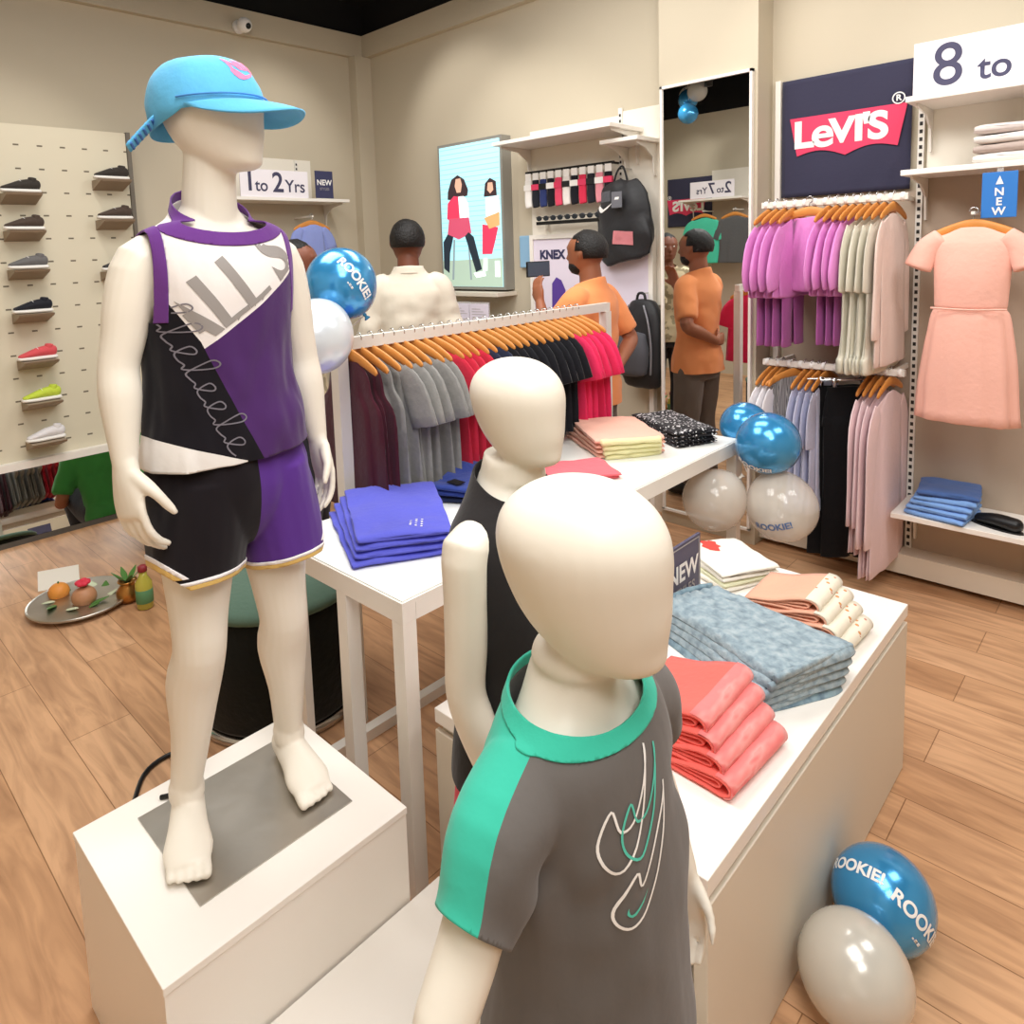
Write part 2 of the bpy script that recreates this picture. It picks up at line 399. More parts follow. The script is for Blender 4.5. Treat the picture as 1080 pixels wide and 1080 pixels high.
# ================================================================== LARGE FURNITURE
# ---- low cabinet
t = thing('display_cabinet', (-.835, 1.605, 0), 0, 'low wide white display cabinet topped with folded denim and coral clothes', 'cabinet')
obj('top_board', B(-.335, .335, -.605, .605, .47, .505, bev=.002), M_white, t, smooth=False)
obj('carcass', B(-.325, .305, -.59, .59, .02, .469), M_cream, t, smooth=False)
obj('side_panel', B(.309, .335, -.605, .605, .004, .452, bev=.002), M_cream, t, smooth=False)
obj('front_panel', B(-.335, .300, -.605, -.592, .004, .452, bev=.002), M_cream, t, smooth=False)
# ---- plinths
t = thing('display_plinth', (-1.317, .592, 0), 0, 'tall white box plinth carrying the mannequin in the basketball kit', 'plinth')
obj('top_board', B(-.228, .228, -.252, .252, .385, .40, bev=.0015), M_white, t, smooth=False)
obj('body', B(-.226, .226, -.25, .25, 0, .384), M_white, t, smooth=False)
t = thing('display_plinth', (-.72, .62, 0), 0, 'low white box plinth under the two front mannequins', 'plinth')
obj('top_board', B(-.366, .366, -.30, .30, .175, .19, bev=.0015), M_white, t, smooth=False)
obj('body', B(-.364, .364, -.298, .298, 0, .174), M_white, t, smooth=False)
# ---- table
tbl = thing('display_table', (-1.51, 1.84, 0), 0, 'high white metal frame display table holding folded shorts beside the centre rack', 'table')
TX0, TX1, TY0, TY1, TZ = -.29, .29, -.88, .88, .757
obj('tabletop', B(TX0+.006, TX1-.006, TY0+.006, TY1-.006, TZ-.012, TZ), mat('table_top_white', 'f6f6f0', rough=.3), tbl, smooth=False)
bm = bmesh.new()
for (a, b_, c, d) in ((TX0, TX1, TY0, TY0+.04), (TX0, TX1, TY1-.04, TY1), (TX0, TX0+.04, TY0+.041, TY1-.041), (TX1-.04, TX1, TY0+.041, TY1-.041)): box(bm, a, b_, c, d, TZ-.055, TZ-.004 if 0 else TZ-.0125)
obj('apron_frame', bm, M_whitem, tbl, smooth=False)
bm = bmesh.new()
for (a, b_, c, d) in ((TX0, TX1, TY0, TY0+.0055), (TX0, TX1, TY1-.0055, TY1), (TX0, TX0+.0055, TY0+.006, TY1-.006), (TX1-.0055, TX1, TY0+.006, TY1-.006)): box(bm, a, b_, c, d, TZ-.0124, TZ-.003)
obj('edge_lip', bm, M_whitem, tbl, smooth=False)
for (x, y) in ((TX1-.02, TY0+.02), (.045, TY0+.02), (-.185, TY0+.02), (TX0+.02, TY0+.02), (TX1-.02, TY1-.02), (TX0+.02, TY1-.02)):
    s = .02 if (x != -.185) else .012
    obj('leg', B(x-s, x+s, y-s, y+s, 0, TZ-.0555), M_whitem, tbl, smooth=False)
obj('floor_rail', B(TX0, TX0+.035, TY0+.041, TY1-.041, .0, .035), M_whitem, tbl, smooth=False)
obj('floor_rail', B(TX1-.035, TX1, 1.78-1.0-.0, TY1-.041, .0, .03), M_whitem, tbl, smooth=False)
# ---- garment rack in the centre
RX, RY0, RY1, RZ = -1.87, 1.25, 2.755, 1.287
t = thing('clothes_rack', (RX, 2.04, 0), 0, 'white free standing clothes rack behind the high table', 'clothes rack')
obj('rail', B(-.014, .014, RY0-2.04, RY1-2.04, RZ-.038, RZ), M_whitem, t, smooth=False)
for y in (RY0-2.04+.02, RY1-2.04-.02): obj('post', B(-.02, .02, y-.02, y+.02, .0, RZ-.039), M_whitem, t, smooth=False)
# ---- pouf
t = thing('round_pouf', (-2.20, 1.17, 0), 0, 'large round dark green pouf with pale seat under the high table', 'pouf')
obj('body', lathe(bmesh.new(), [(.27, .03), (.285, .05), (.285, .40), (.28, .41)], 48), cloth('pouf_black', '12140f'), t)
obj('seat', lathe(bmesh.new(), [(.275, .405), (.288, .412), (.29, .43), (.27, .446), (.1, .452), (.01, .452)], 48), cloth('pouf_green', '5c7566'), t)
obj('base_ring', lathe(bmesh.new(), [(.28, 0), (.29, .004), (.29, .028), (.26, .03)], 48), M_chrome, t)
# ---- cable
tube_pts = [(-1.57, .47, .0075), (-1.75, .48, .0075), (-1.92, .53, .0075), (-2.045, .605, .0075), (-2.15, .675, .0075), (-2.18, .745, .0075), (-2.16, .805, .0075), (-2.07, .83, .0075), (-1.90, .84, .0075)]
bm = bmesh.new(); tube(bm, tube_pts, .007); setp(obj('power_cable', bm, M_blackp), 'black power cable looping on the wood floor behind the tall plinth', 'cable')
bm = bmesh.new(); tube(bm, [(-1.50, .50, .404), (-1.475, .53, .408), (-1.45, .55, .406)], .005); setp(obj('cable_end', bm, M_blackp), 'short black cable stub on the tall plinth corner behind the mannequin', 'cable')

# ================================================================== MANNEQUINS
def hand(bm, wrist, d, palm_n, side, L, curl=.5, thumb_out=.6, spread=.0, finger_curl=None):
    """palm and five separate bent fingers. d: direction of the hand, palm_n: the way the palm faces, side: thumb side"""
    d = V(d).normalized(); n = V(palm_n); n = (n-d*n.dot(d)).normalized(); s = V(side); s = (s-d*s.dot(d)-n*s.dot(n)).normalized()
    wdt = L*.21; w0 = V(wrist)
    P = [w0-d*L*.05, w0+d*L*.12, w0+d*L*.3, w0+d*L*.46]
    limb(bm, P, [wdt*.62, wdt*.8, wdt*1.0, wdt*.98], [L*.10, L*.10, L*.085, L*.065], ref=s, seg=16, sub=3, cap=.6)
    for k, (off, ln) in enumerate(((.80, .43), (.28, .49), (-.26, .45), (-.76, .35))):
        c = curl if finger_curl is None else finger_curl[k]
        b = w0+d*L*.43+s*wdt*off; dirn = (d+s*spread*off).normalized(); pts = [b-d*L*.05]; a = 0; p = b
        r = L*.043 if k < 3 else L*.037
        for j, f in enumerate((.42, .32, .26)):
            pts.append(p.copy()); a += c*(.55 if j == 0 else .75)
            p = p+(dirn*cos(a)+n*sin(a))*(L*ln*f)
        pts.append(p)
        limb(bm, pts, [r*1.05, r*1.02, r*.98, r*.9, r*.72], ref=s, seg=10, sub=3, cap=.8)
    b = w0+d*L*.10+s*wdt*.6; t1 = (d*.75+s*thumb_out+n*.35).normalized(); t2 = (d*.9+s*thumb_out*.45+n*.55).normalized()
    pts = [b, b+t1*L*.15, b+t1*L*.28, b+t1*L*.28+t2*L*.13, b+t1*L*.28+t2*L*.22]
    limb(bm, pts, [L*.065, L*.066, L*.052, L*.046, L*.033], ref=n, seg=10, sub=3, cap=.8)
def foot(bm, ankle, az, L, zf, toes=True, inner=-1):
    ax = V((cos(az), sin(az), 0)); sd = V((-sin(az), cos(az), 0)); a = V(ankle)
    def pt(f, z, s=0): return V((a.x, a.y, zf))+ax*f*L+sd*s*L+V((0, 0, z*L))
    limb(bm, [pt(-.16, .17), pt(.05, .17), pt(.28, .155), pt(.5, .11), pt(.66, .08)], [.15*L, .165*L, .185*L, .225*L, .19*L], [.165*L, .165*L, .15*L, .11*L, .075*L], ref=sd, seg=20, sub=3, cap=.7)
    limb(bm, [a, pt(.02, .3)], [.17*L, .17*L], ref=sd, cap=.5)
    if toes:
        for k in range(5):
            s = (-.155+.077*k)*-inner; ln = (.80, .80, .785, .765, .735)[k]
            if True: limb(bm, [pt(.58, .075, s*.9), pt(ln-.07, .065, s), pt(ln, .055, s)], [.045*L, .043*L, .037*L] if k else [.055*L, .053*L, .045*L], ref=sd, seg=10, sub=2, cap=.8)
def head_mann(bm, c, h, az, tilt=0):
    """faceless egg head: c is the head centre, h its height"""
    ax = V((cos(az), sin(az), 0)); sd = V((-sin(az), cos(az), 0)); c = V(c)
    # (z, forward offset, half width, half depth)
    prof = [(-.475, .185, .13, .16), (-.43, .16, .215, .265), (-.33, .10, .285, .335), (-.2, .055, .335, .40), (-.05, .02, .375, .44), (.1, .0, .40, .465), (.22, -.012, .395, .46), (.33, -.02, .345, .41), (.42, -.02, .26, .31), (.475, -.02, .16, .19), (.498, -.02, .05, .06)]
    pts = [c+ax*(f+z*tilt)*h+V((0, 0, z*h)) for z, f, a, b in prof]
    N = 28; q = catmull([tuple(p)+(a*h, b*h) for p, (z, f, a, b) in zip(pts, prof)], 3); L = []
    for e in q:
        L.append([bm.verts.new(V(e[:3])+sd*e[3]*cos(2*pi*j/N)+ax*e[4]*sin(2*pi*j/N)) for j in range(N)])
    for A_, B_ in zip(L, L[1:]):
        for j in range(N): bm.faces.new((A_[j], A_[(j+1) % N], B_[(j+1) % N], B_[j]))
    bm.faces.new(L[0][::-1]); bm.faces.new(L[-1])

# ------------------------------------------------------------------ mannequin in the basketball kit
m1 = thing('child_mannequin', (-1.36, .645, .4032), 0, 'tall white faceless child mannequin wearing purple and black basketball kit and blue cap', 'mannequin')
TOR = [(.60, .02, .0, .06, .06), (.70, .0, .0, .120, .092), (.80, .0, .0, .122, .088), (.90, .0, .0, .108, .082), (1.0, .0, .0, .122, .09), (1.10, .005, .0, .145, .094), (1.15, .0, .0, .150, .082), (1.185, -.006, .0, .125, .068), (1.21, -.01, .0, .088, .056), (1.245, -.012, .0, .056, .050)]
bm = bmesh.new()
limb(bm, [(x, y, z) for z, x, y, a, b in TOR], [a for z, x, y, a, b in TOR], [b for z, x, y, a, b in TOR], ref=(0, 1, 0), seg=28, sub=4, cap=.4)
limb(bm, [(-.01, 0, 1.18), (-.004, 0, 1.26), (.004, .003, 1.34), (.012, .006, 1.40)], [.058, .052, .049, .05], ref=(0, 1, 0), seg=20, cap=.3)
head_mann(bm, (.015, .008, 1.418), .215, R(40))
M1A = {}
for s, sh, el, wr in ((-1, (-.005, -.152, 1.135), (.0, -.197, .955), (.035, -.212, .785)), (1, (-.005, .152, 1.135), (-.01, .188, .92), (.02, .196, .745))):
    sh, el, wr = V(sh), V(el), V(wr)
    limb(bm, [sh+V((0, -s*.06, .020)), sh+V((0, -s*.012, .006)), sh.lerp(el, .35), sh.lerp(el, .7), el, el.lerp(wr, .3), el.lerp(wr, .7), wr], [.044, .047, .043, .037, .034, .036, .028, .022], [.046, .049, .045, .039, .036, .037, .028, .021], ref=(1, 0, 0), seg=18, sub=3, cap=.7)
    M1A[s] = wr
hand(bm, M1A[-1], (.20, -.04, -1), (-.25, 1, 0), (1, .25, 0), .195, curl=.50, thumb_out=.62, spread=.0)
hand(bm, M1A[1], (.22, .03, -1), (0, -1, 0), (1, .0, 0), .18, curl=.42, thumb_out=.5)
for s, hip, kn, an, az in ((-1, (.0, -.072, .70), (.03, -.105, .385), (-.03, -.13, .085), R(-24)), (1, (.0, .072, .70), (.02, .085, .37), (-.03, .105, .085), R(-10))):
    hip, kn, an = V(hip), V(kn), V(an)
    limb(bm, [hip+V((0, 0, .05)), hip, hip.lerp(kn, .35), hip.lerp(kn, .75), kn, kn.lerp(an, .25)+V((-.012, 0, 0)), kn.lerp(an, .6), an], [.070, .080, .073, .056, .050, .052, .039, .030], [.075, .085, .078, .059, .052, .056, .041, .034], ref=(0, 1, 0), seg=20, sub=3, cap=.4)
    foot(bm, an, az, .205, .0, inner=-s)
obj('body', remesh(bm, .0038, 5), M_mann, m1)
bm = bmesh.new(); place(box(bm, -.147, .147, -.165, .165, 0, .0025), Matrix.Identity(4)); bmesh.ops.translate(bm, verts=bm.verts, vec=(.027, -.035, -.0028))
obj('steel_base_plate', bm, M_steel, m1, smooth=False, label='dark brushed steel base plate')
# jersey
SEAM = [('e8e2df', [])]
def line(p, q, sgn=1):
    (y0, z0), (y1, z1) = p, q; a, c = (z1-z0), -(y1-y0); return (0, a*sgn, c*sgn, -(a*y0+c*z0)*sgn)
Lbw = line((-.155, 1.121), (-.075, .985)); Lbp = line((-.08, .993), (.015, .751)); Lwp = line((-.075, .985), (.105, 1.105)); Lst = line((-.19, .855), (-.02, .758))
# colour panels: purple front right, black front left, white yoke, white hem wedge, black back
M_jersey = region_mat('jersey_panels', 'ece6e4', [
    ('4b2a63', [line((-.075, .985), (.105, 1.105)), line((-.095, 1.03), (.015, .751), -1)]),
    ('17141a', [line((-.155, 1.121), (-.075, .985)), line((-.095, 1.03), (.015, .751))]),
    ('e9e4e0', [line((-.22, .845), (-.03, .768)), (0, -1, 0, -.02)]),
    ], bump=.15, bscale=25)
def m1_jersey():
    T = [(.735, .0, .0, .166, .116), (.80, .0, .0, .158, .110), (.90, .0, .0, .142, .10), (1.0, .0, .0, .142, .102), (1.10, .004, .0, .148, .102), (1.15, .0, .0, .156, .092), (1.185, -.004, .0, .150, .080), (1.208, -.01, .0, .106, .064), (1.230, -.010, .0, .072, .058), (1.28, -.008, 0, .057, .054)]
    b = bmesh.new()
    limb(b, [(x, y, z) for z, x, y, a, bb in T], [a+.006 for z, x, y, a, bb in T], [bb+.006 for z, x, y, a, bb in T], ref=(0, 1, 0), seg=32, sub=5, cap=.2)
    return to_bm(remesh(b, .005, 4))
jb = m1_jersey()
wrinkle(jb, .011, 15, 3, f=lambda c: max(0, min(1, (1.13-c.z)*4)), stretch=(1, 1, .45))
cut(jb, (0, 0, .742+.02), (.0, .03, -1))
collar_co, collar_no = V((.0, 0, 1.246)), V((.62, 0, 1)).normalized()
jb, _ = split(jb, collar_co, collar_no); jb, col_b = split(jb, collar_co-collar_no*.016, collar_no); _.free()
pip = []
for s in (-1, 1):
    co = V((.0, s*.139, 1.12)); no = V((0, s*1, .02)).normalized()
    # armhole: only above the chest
    lim = bmesh.new()
    up = jb.copy(); cut(up, (0, 0, 1.035), (0, 0, -1)); cut(jb, (0, 0, 1.035), (0, 0, 1))
    cut(up, co, no); up, band = split(up, co-no*.017, no)
    pip.append(band)
    me = bpy.data.meshes.new('t'); up.to_mesh(me); jb.from_mesh(me); up.free()
    bmesh.ops.remove_doubles(jb, verts=jb.verts, dist=.0004)
jer = solid(obj('jersey', jb, M_jersey, m1), .002)
TREE1 = BVHTree.FromBMesh(to_bm(jer.data))
M_purp = cloth('purple_rib', '6a3a86', bump=.1)
solid(obj('neck_binding', offset(col_b, .001), M_purp, jer), .003)
for bnd in pip: solid(obj('armhole_binding', offset(bnd, .001), M_purp, jer), .003)
# chest lettering
Fm = frame((.3, .018, 1.105), (0, .83, .56), (0, -.50, .86))
tb = text_bm('ALL ST', .128, bold=.0035, step=.006, spacing=.95)
for v in tb.verts: v.co.y *= 1.28
tb = project(tb, Fm, TREE1, .003)
def keep_if(b, fn): bmesh.ops.delete(b, geom=[v for v in b.verts if not fn(v.co)], context='VERTS'); return b
def side(L): return lambda c: L[0]*c.x+L[1]*c.y+L[2]*c.z+L[3]
s1, s2 = side(line((-.155, 1.121), (-.075, .985))), side(line((-.075, .985), (.105, 1.105)))
obj('chest_lettering', keep_if(tb, lambda c: s1(c) < -.0005 and s2(c) < -.001), mat('chest_grey', '98928f', rough=.7), jer, smooth=False)
# flowing script down the black panel
def script(n, seed, hgt=.03, adv=.026):
    rnd = random.Random(seed); pts = []
    x = 0
    for k in range(n):
        kind = rnd.choice('oldeyl'); h = hgt*(1.0 if kind in 'ld' else .55); dn = -.5*hgt if kind == 'y' else 0
        pts += [(x, 0), (x+adv*.45, h*.75), (x+adv*.35, h), (x+adv*.05, h*.8), (x+adv*.15, dn*.9+.002), (x+adv*.5, dn), (x+adv*.8, .004)]
        x += adv
    return pts
sb = bmesh.new()
pts = script(8, 4, .055, .038)
sb.free(); sb = stroke_bm(pts, .0026, 5)
Fs = frame((.3, -.147, 1.055), (0, .34, -.94), (0, .94, .34))
obj('script_lettering', project(sb, Fs, TREE1, .003), mat('script_print', '77727c', rough=.6), jer, smooth=False)
# shorts
M_shorts = region_mat('shorts_panels', '1a1519', [('583189', [(0, 1, 0, -.003)])], bump=.12, bscale=20)
def shorts_bm():
    b = bmesh.new()
    T = [(.585, .07, .07), (.63, .125, .105), (.70, .164, .118), (.77, .152, .106), (.83, .136, .099)]
    limb(b, [(0, 0, z) for z, a, c in T], [a for z, a, c in T], [c for z, a, c in T], ref=(0, 1, 0), seg=28, cap=.1)
    for s, kx, z1 in ((-1, .012, .44), (1, .01, .44)):
        limb(b, [(0, s*.07, .72), (.004, s*.078, .64), (kx, s*.092, .54), (kx, s*.097, z1)], [.082, .090, .085, .078], [.108, .112, .104, .095], ref=(0, 1, 0), seg=24, cap=.0)
    return to_bm(remesh(b, .005, 4))
sb = shorts_bm()
wrinkle(sb, .010, 12, 9, stretch=(1, 1, .35))
parts = {}
for s in (-1, 1):
    zc = .532 if s < 0 else .512
    half = sb.copy(); cut(half, (0, 0, 0), (0, -s, 0)); wh, go = [], []
    p1 = (V((.03, s*.1, zc)), V((.18, s*.02, -1)).normalized()); p2 = (V((.0, s*.150, zc+.016)), V((.05, s*.75, -.72)).normalized())
    for co, no in (p1, p2): cut(half, co, no)
    half, e1 = split(half, p1[0]-p1[1]*.022, p1[1]); half, e2 = split(half, p2[0]-p2[1]*.022, p2[1])
    for e, (co, no) in ((e1, p1), (e2, p2)):
        k, r = split(e, co-no*.015, no); me = bpy.data.meshes.new('t'); k.to_mesh(me); half.from_mesh(me); k.free()
        w1, g1 = split(r, co-no*.0085, no); wh.append(w1); go.append(g1)
    bmesh.ops.remove_doubles(half, verts=half.verts, dist=.0004)
    parts[s] = (half, wh, go)
sb.free()
bb = bmesh.new()
for s in (-1, 1):
    me = bpy.data.meshes.new('t'); parts[s][0].to_mesh(me); bb.from_mesh(me)
bmesh.ops.remove_doubles(bb, verts=bb.verts, dist=.0008)
sho = solid(obj('shorts', bb, M_shorts, m1), .002)
M_trimw = cloth('trim_white', 'efe9ea', bump=.1); M_trimy = cloth('trim_gold', 'd9b56a', bump=.1)
for s in (-1, 1):
    for q in parts[s][1]: solid(obj('white_hem', offset(q, .001), M_trimw, sho), .003)
    for q in parts[s][2]: solid(obj('gold_hem', offset(q, .0005), M_trimy, sho), .003)
# cap
cap_t = bpy.data.objects.new('cap', None)
capc = V((.010, .004, 1.445)); ca = R(38)
CM = Matrix.Translation(capc) @ Matrix.Rotation(ca, 4, 'Z') @ Matrix.Rotation(R(-5), 4, 'Y')
bm = bmesh.new(); N = 40; rings = []
for i in range(15):
    ph = i/14*pi/2; r = cos(ph)**.55 if i < 14 else .02; z = sin(ph)*.092
    rings.append([bm.verts.new(CM @ V((.110*r*cos(2*pi*j/N)*(1+.01*cos(12*pi*j/N))-.004, .097*r*sin(2*pi*j/N), z-.014))) for j in range(N)])
rings.insert(0, [bm.verts.new(CM @ V((.108*cos(2*pi*j/N)-.004, .096*sin(2*pi*j/N), -.026-.030*max(0, -cos(2*pi*j/N))**.7))) for j in range(N)])
for A_, B_ in zip(rings, rings[1:]):
    for j in range(N): bm.faces.new((A_[j], A_[(j+1) % N], B_[(j+1) % N], B_[j]))
bm.faces.new(rings[-1])
M_cap = cloth('cap_blue', '63b8e6', bump=.2, var=.12, vscale=12); M_cap2 = cloth('cap_blue_dark', '4f8fd0', bump=.15)
wrinkle(bm, .004, 14, 5)
crown = solid(obj('cap', bm, M_cap, m1, label='light blue cap with pink swoosh'), .002)
# visor
bm = bmesh.new(); nu, nv = 24, 8; G = []
for i in range(nv+1):
    row = []
    for j in range(nu+1):
        a = (j/nu-.5)*pi*.98; t = i/nv
        ct = max(cos(a), 0)**.7; x = .108*cos(a)+t*.078*ct; y = (.100+.004*t*ct)*sin(a)
        z = -.016-.004*abs(sin(a))**2-t*ct*(.016+.030*abs(sin(a))**2)-.010*t*t*ct
        row.append(bm.verts.new(CM @ V((x, y, z))))
    G.append(row)
for i in range(nv):
    for j in range(nu): bm.faces.new((G[i][j], G[i][j+1], G[i+1][j+1], G[i+1][j]))
solid(obj('visor', bm, [M_cap], crown), .004)
# band seam, strap and logo
TREEc = BVHTree.FromBMesh(to_bm(crown.data))
bm = bmesh.new()
tube(bm, [CM @ V((.1135*cos(a), .1025*sin(a), -.006)) for a in [(k/16-.5)*pi*1.05 for k in range(17)]], .0018, sub=2); obj('front_cord', bm, M_cap2, crown)
f_o = CM @ V((.25, -.02, .036)); lx = CM.to_3x3() @ V((0, 1, .0)); ly = CM.to_3x3() @ V((0, 0, 1))
lg = poly_bm([(x*.06, y*.075) for x, y in SWOOSH], .006)
M_pink = mat('logo_pink', 'f07fa8', rough=.7)
obj('logo', project(lg, frame(f_o, lx, ly), TREEc, .003), M_pink, crown, smooth=False)
lg = text_bm('NIKE', .026, bold=.0012, step=.006); obj('logo_lettering', project(lg, frame(f_o+ly*.014, lx, ly), TREEc, .003), M_pink, crown, smooth=False)
st0 = CM @ V((-.06, -.088, -.03)); sd_ = V((-.02, -.66, -.72)).normalized()
st0 = V((.0, -.078, 1.425))
bm = bmesh.new(); limb(bm, [st0, st0+sd_*.05, st0+sd_*.10], [.010, .012, .011], [.0022]*3, ref=V((.6, -.5, .45)), seg=12, cap=.3, sq=.5)
stp = obj('strap', bm, M_cap, crown)
for k in range(7):
    c = st0+sd_*(.02+.012*k); u = V((.6, -.5, .45)); u = (u-sd_*u.dot(sd_)).normalized(); bm = bmesh.new(); n_ = sd_.cross(u)
    for sg in (-1, 1): limb(bm, [c-u*.009+n_*sg*.0028, c+u*.009+n_*sg*.0028], [.0028]*2, [.0014]*2, ref=sd_, seg=8, cap=.2)
    obj('snap_stud', bm, mat('snap_blue', '3d6fb6', rough=.4), stp)

# ------------------------------------------------------------------ mannequins in front (shared builder)
def small_mann(name, loc, rz, hz, label, head_h, headaz, arm_r, arm_l, neck_w=1.0, scale=1.0):
    t = thing(name, loc, rz, label, 'mannequin')
    S = scale; bm = bmesh.new()
    T = [(.40, .0, .05, .05), (.47, .0, .100, .085), (.56, .005, .098, .085), (.65, .006, .094, .080), (.76, .003, .104, .080), (.83, -.002, .112, .070), (.858, -.005, .092, .058), (.88, -.007, .066, .050), (.905, -.008, .046, .045)]
    limb(bm, [(x*S, 0, z*S) for z, x, a, b in T], [a*S for z, x, a, b in T], [b*S for z, x, a, b in T], ref=(0, 1, 0), seg=24, cap=.4)
    limb(bm, [(-.01*S, 0, .82*S), (-.004*S, 0, .88*S), (.0, 0, .93*S), (.0, 0, hz-.1*S)], [.052*S*neck_w, .044*S*neck_w, .044*S*neck_w, .05*S], ref=(0, 1, 0), seg=20, cap=.3)
    head_mann(bm, (.012*S, 0, hz), head_h, headaz)
    for s, (el, wr, hd) in ((-1, arm_r), (1, arm_l)):
        sh = V((-.005, s*.112, .828))*S; el = V(el)*S; wr = V(wr)*S
        limb(bm, [sh+V((0, -s*.03, -.012)), sh, sh.lerp(el, .35), sh.lerp(el, .7), el, el.lerp(wr, .35), el.lerp(wr, .7), wr], [r*S for r in (.033, .035, .032, .030, .028, .028, .022, .018)], ref=(1, 0, 0), seg=16, sub=3, cap=.7)
        hand(bm, wr, hd, (0, -s, 0), (1, 0, 0), .13*S, curl=.4)
    for s in (-1, 1):
        hip = V((0, s*.055, .48))*S; kn = V((.015, s*.06, .26))*S; an = V((-.015, s*.065, .055))*S
        limb(bm, [hip+V((0, 0, .03)), hip, hip.lerp(kn, .5), kn, kn.lerp(an, .35), kn.lerp(an, .7), an], [r*S for r in (.058, .062, .05, .037, .037, .028, .022)], ref=(0, 1, 0), seg=16, sub=3, cap=.4)
        foot(bm, an, R(s*6), .15*S, .0, toes=False)
    obj('body', remesh(bm, .0045, 6), M_mann, t)
    return t
m3 = small_mann('toddler_mannequin', (-.447, .588, .191), R(5), 1.016, 'white faceless child mannequin nearest the camera in a grey and teal t-shirt', .202, R(12),
                ((-.0, -.236, .665), (.05, -.23, .53), (.25, 0, -1)), ((-.02, .205, .66), (.035, .20, .53), (.1, 0, -1)))
m2 = small_mann('toddler_mannequin', (-.757, .838, .191), R(8), 1.10, 'white faceless child mannequin in a dark vest behind the grey t-shirt mannequin', .173, R(-4),
                ((.0, -.132, .63), (.04, -.115, .48), (.3, 0, -1)), ((-.0, .165, .63), (.06, .165, .48), (.3, 0, -1)), scale=1.1)
def shirt3():
    b = bmesh.new()
    T = [(.44, .006, .138, .115), (.50, .008, .134, .112), (.58, .008, .126, .106), (.66, .008, .120, .100), (.75, .005, .122, .096), (.825, .0, .128, .086), (.856, -.004, .112, .074), (.876, -.006, .086, .066), (.897, -.006, .068, .060), (.93, -.004, .062, .058)]
    limb(b, [(x, 0, z) for z, x, a, c in T], [a for z, x, a, c in T], [c for z, x, a, c in T], ref=(0, 1, 0), seg=32, sub=5, cap=.2)
    for s in (-1, 1):
        sh = V((-.004, s*.088, .826)); e = V((-.0, s*.218, .715))
        limb(b, [sh, sh.lerp(e, .35)+V((0, s*.012, .012)), sh.lerp(e, .7), e], [.050, .047, .040, .038], [.046, .045, .042, .041], ref=(1, 0, 0), seg=24, sub=4, cap=.2)
    return to_bm(remesh(b, .0042, 7))
b = shirt3()
def fold3(c):
    k = 1
    return (.5+1.3*math.exp(-((abs(c.y)-.12)**2+(c.z-.74)**2)/.005))*max(0, min(1, (.84-c.z)*12))
wrinkle(b, .010, 15, 2, f=fold3, stretch=(1, .8, .55))
cut(b, (0, 0, .452), (0, 0, -1))
for s in (-1, 1):
    e = V((0, s*.190, .745)); no = V((0, s*.72, -.69)).normalized()
    up = b.copy(); cut(up, (0, s*.128, 0), (0, -s, 0)); cut(b, (0, s*.128, 0), (0, s, 0)); cut(up, e, no)
    me = bpy.data.meshes.new('t'); up.to_mesh(me); b.from_mesh(me); up.free(); bmesh.ops.remove_doubles(b, verts=b.verts, dist=.0004)
cco, cno = V((.0, 0, .880)), V((.12, 0, 1)).normalized()
cut(b, cco, cno); b, cb = split(b, cco-cno*.0135, cno)
M_tee = region_mat('tee_panels', '67625f', [('3db59c', [(-1, -.12, .0, .000), (0, .55, 1, -.640), (0, -1, 0, -.050)]), ('3db59c', [(-1, .12, .0, .000), (0, -.55, 1, -.640), (0, 1, 0, -.050)])], bump=.12, bscale=30, var=.0)
tee = solid(obj('t_shirt', b, M_tee, m3), .0025)
solid(obj('collar', offset(cb, .0012), cloth('collar_teal', '3cb49a', bump=.08, bscale=90), tee), .0035)
T3 = BVHTree.FromBMesh(to_bm(tee.data))
# triple outline tick on the chest
def sw(scale, rot, off, w, seg=6):
    P = [(x*scale, y*scale) for x, y in SWOOSH]+[(SWOOSH[0][0]*scale, SWOOSH[0][1]*scale)]
    P = [(x*cos(rot)-y*sin(rot)+off[0], x*sin(rot)+y*cos(rot)+off[1]) for x, y in P]
    return stroke_bm(P, w, 4)
M_teal = mat('print_teal', '58c9b4', rough=.6)
def print3(P, ox, oz, mm, wd=.0026, k=1.0):
    q = [(x*k, y*k) for x, y in P]+[(P[0][0]*k, P[0][1]*k)]
    obj('tick_print', project(stroke_bm(q, wd, 5), frame((.4, ox, oz), (0, 1, 0), (0, 0, 1)), T3, .004), mm, tee, smooth=False)
UP = [(.056, .094), (.043, .065), (.027, .0275), (.0, 0), (-.018, .010), (-.0216, .0325), (-.0045, .058), (.002, .036), (.0225, .041), (.050, .080)]
LO = [(.105, .107), (.09, .0625), (.062, .0175), (.036, 0), (.022, .006), (.022, .022), (.044, .048), (.049, .034), (.076, .0625), (.100, .095)]
print3(UP, -.062, .757, M_text_w); print3(UP, -.040, .760, M_teal, k=.9); print3(LO, -.094, .700, M_text_w)
obj('small_tick_print', project(poly_bm([(x*.03*cos(.3)-y*.03*sin(.3), x*.03*sin(.3)+y*.03*cos(.3)) for x, y in SWOOSH], .004), frame((.4, -.050, .718), (0, 1, 0), (0, 0, 1)), T3, .004), M_teal, tee, smooth=False)
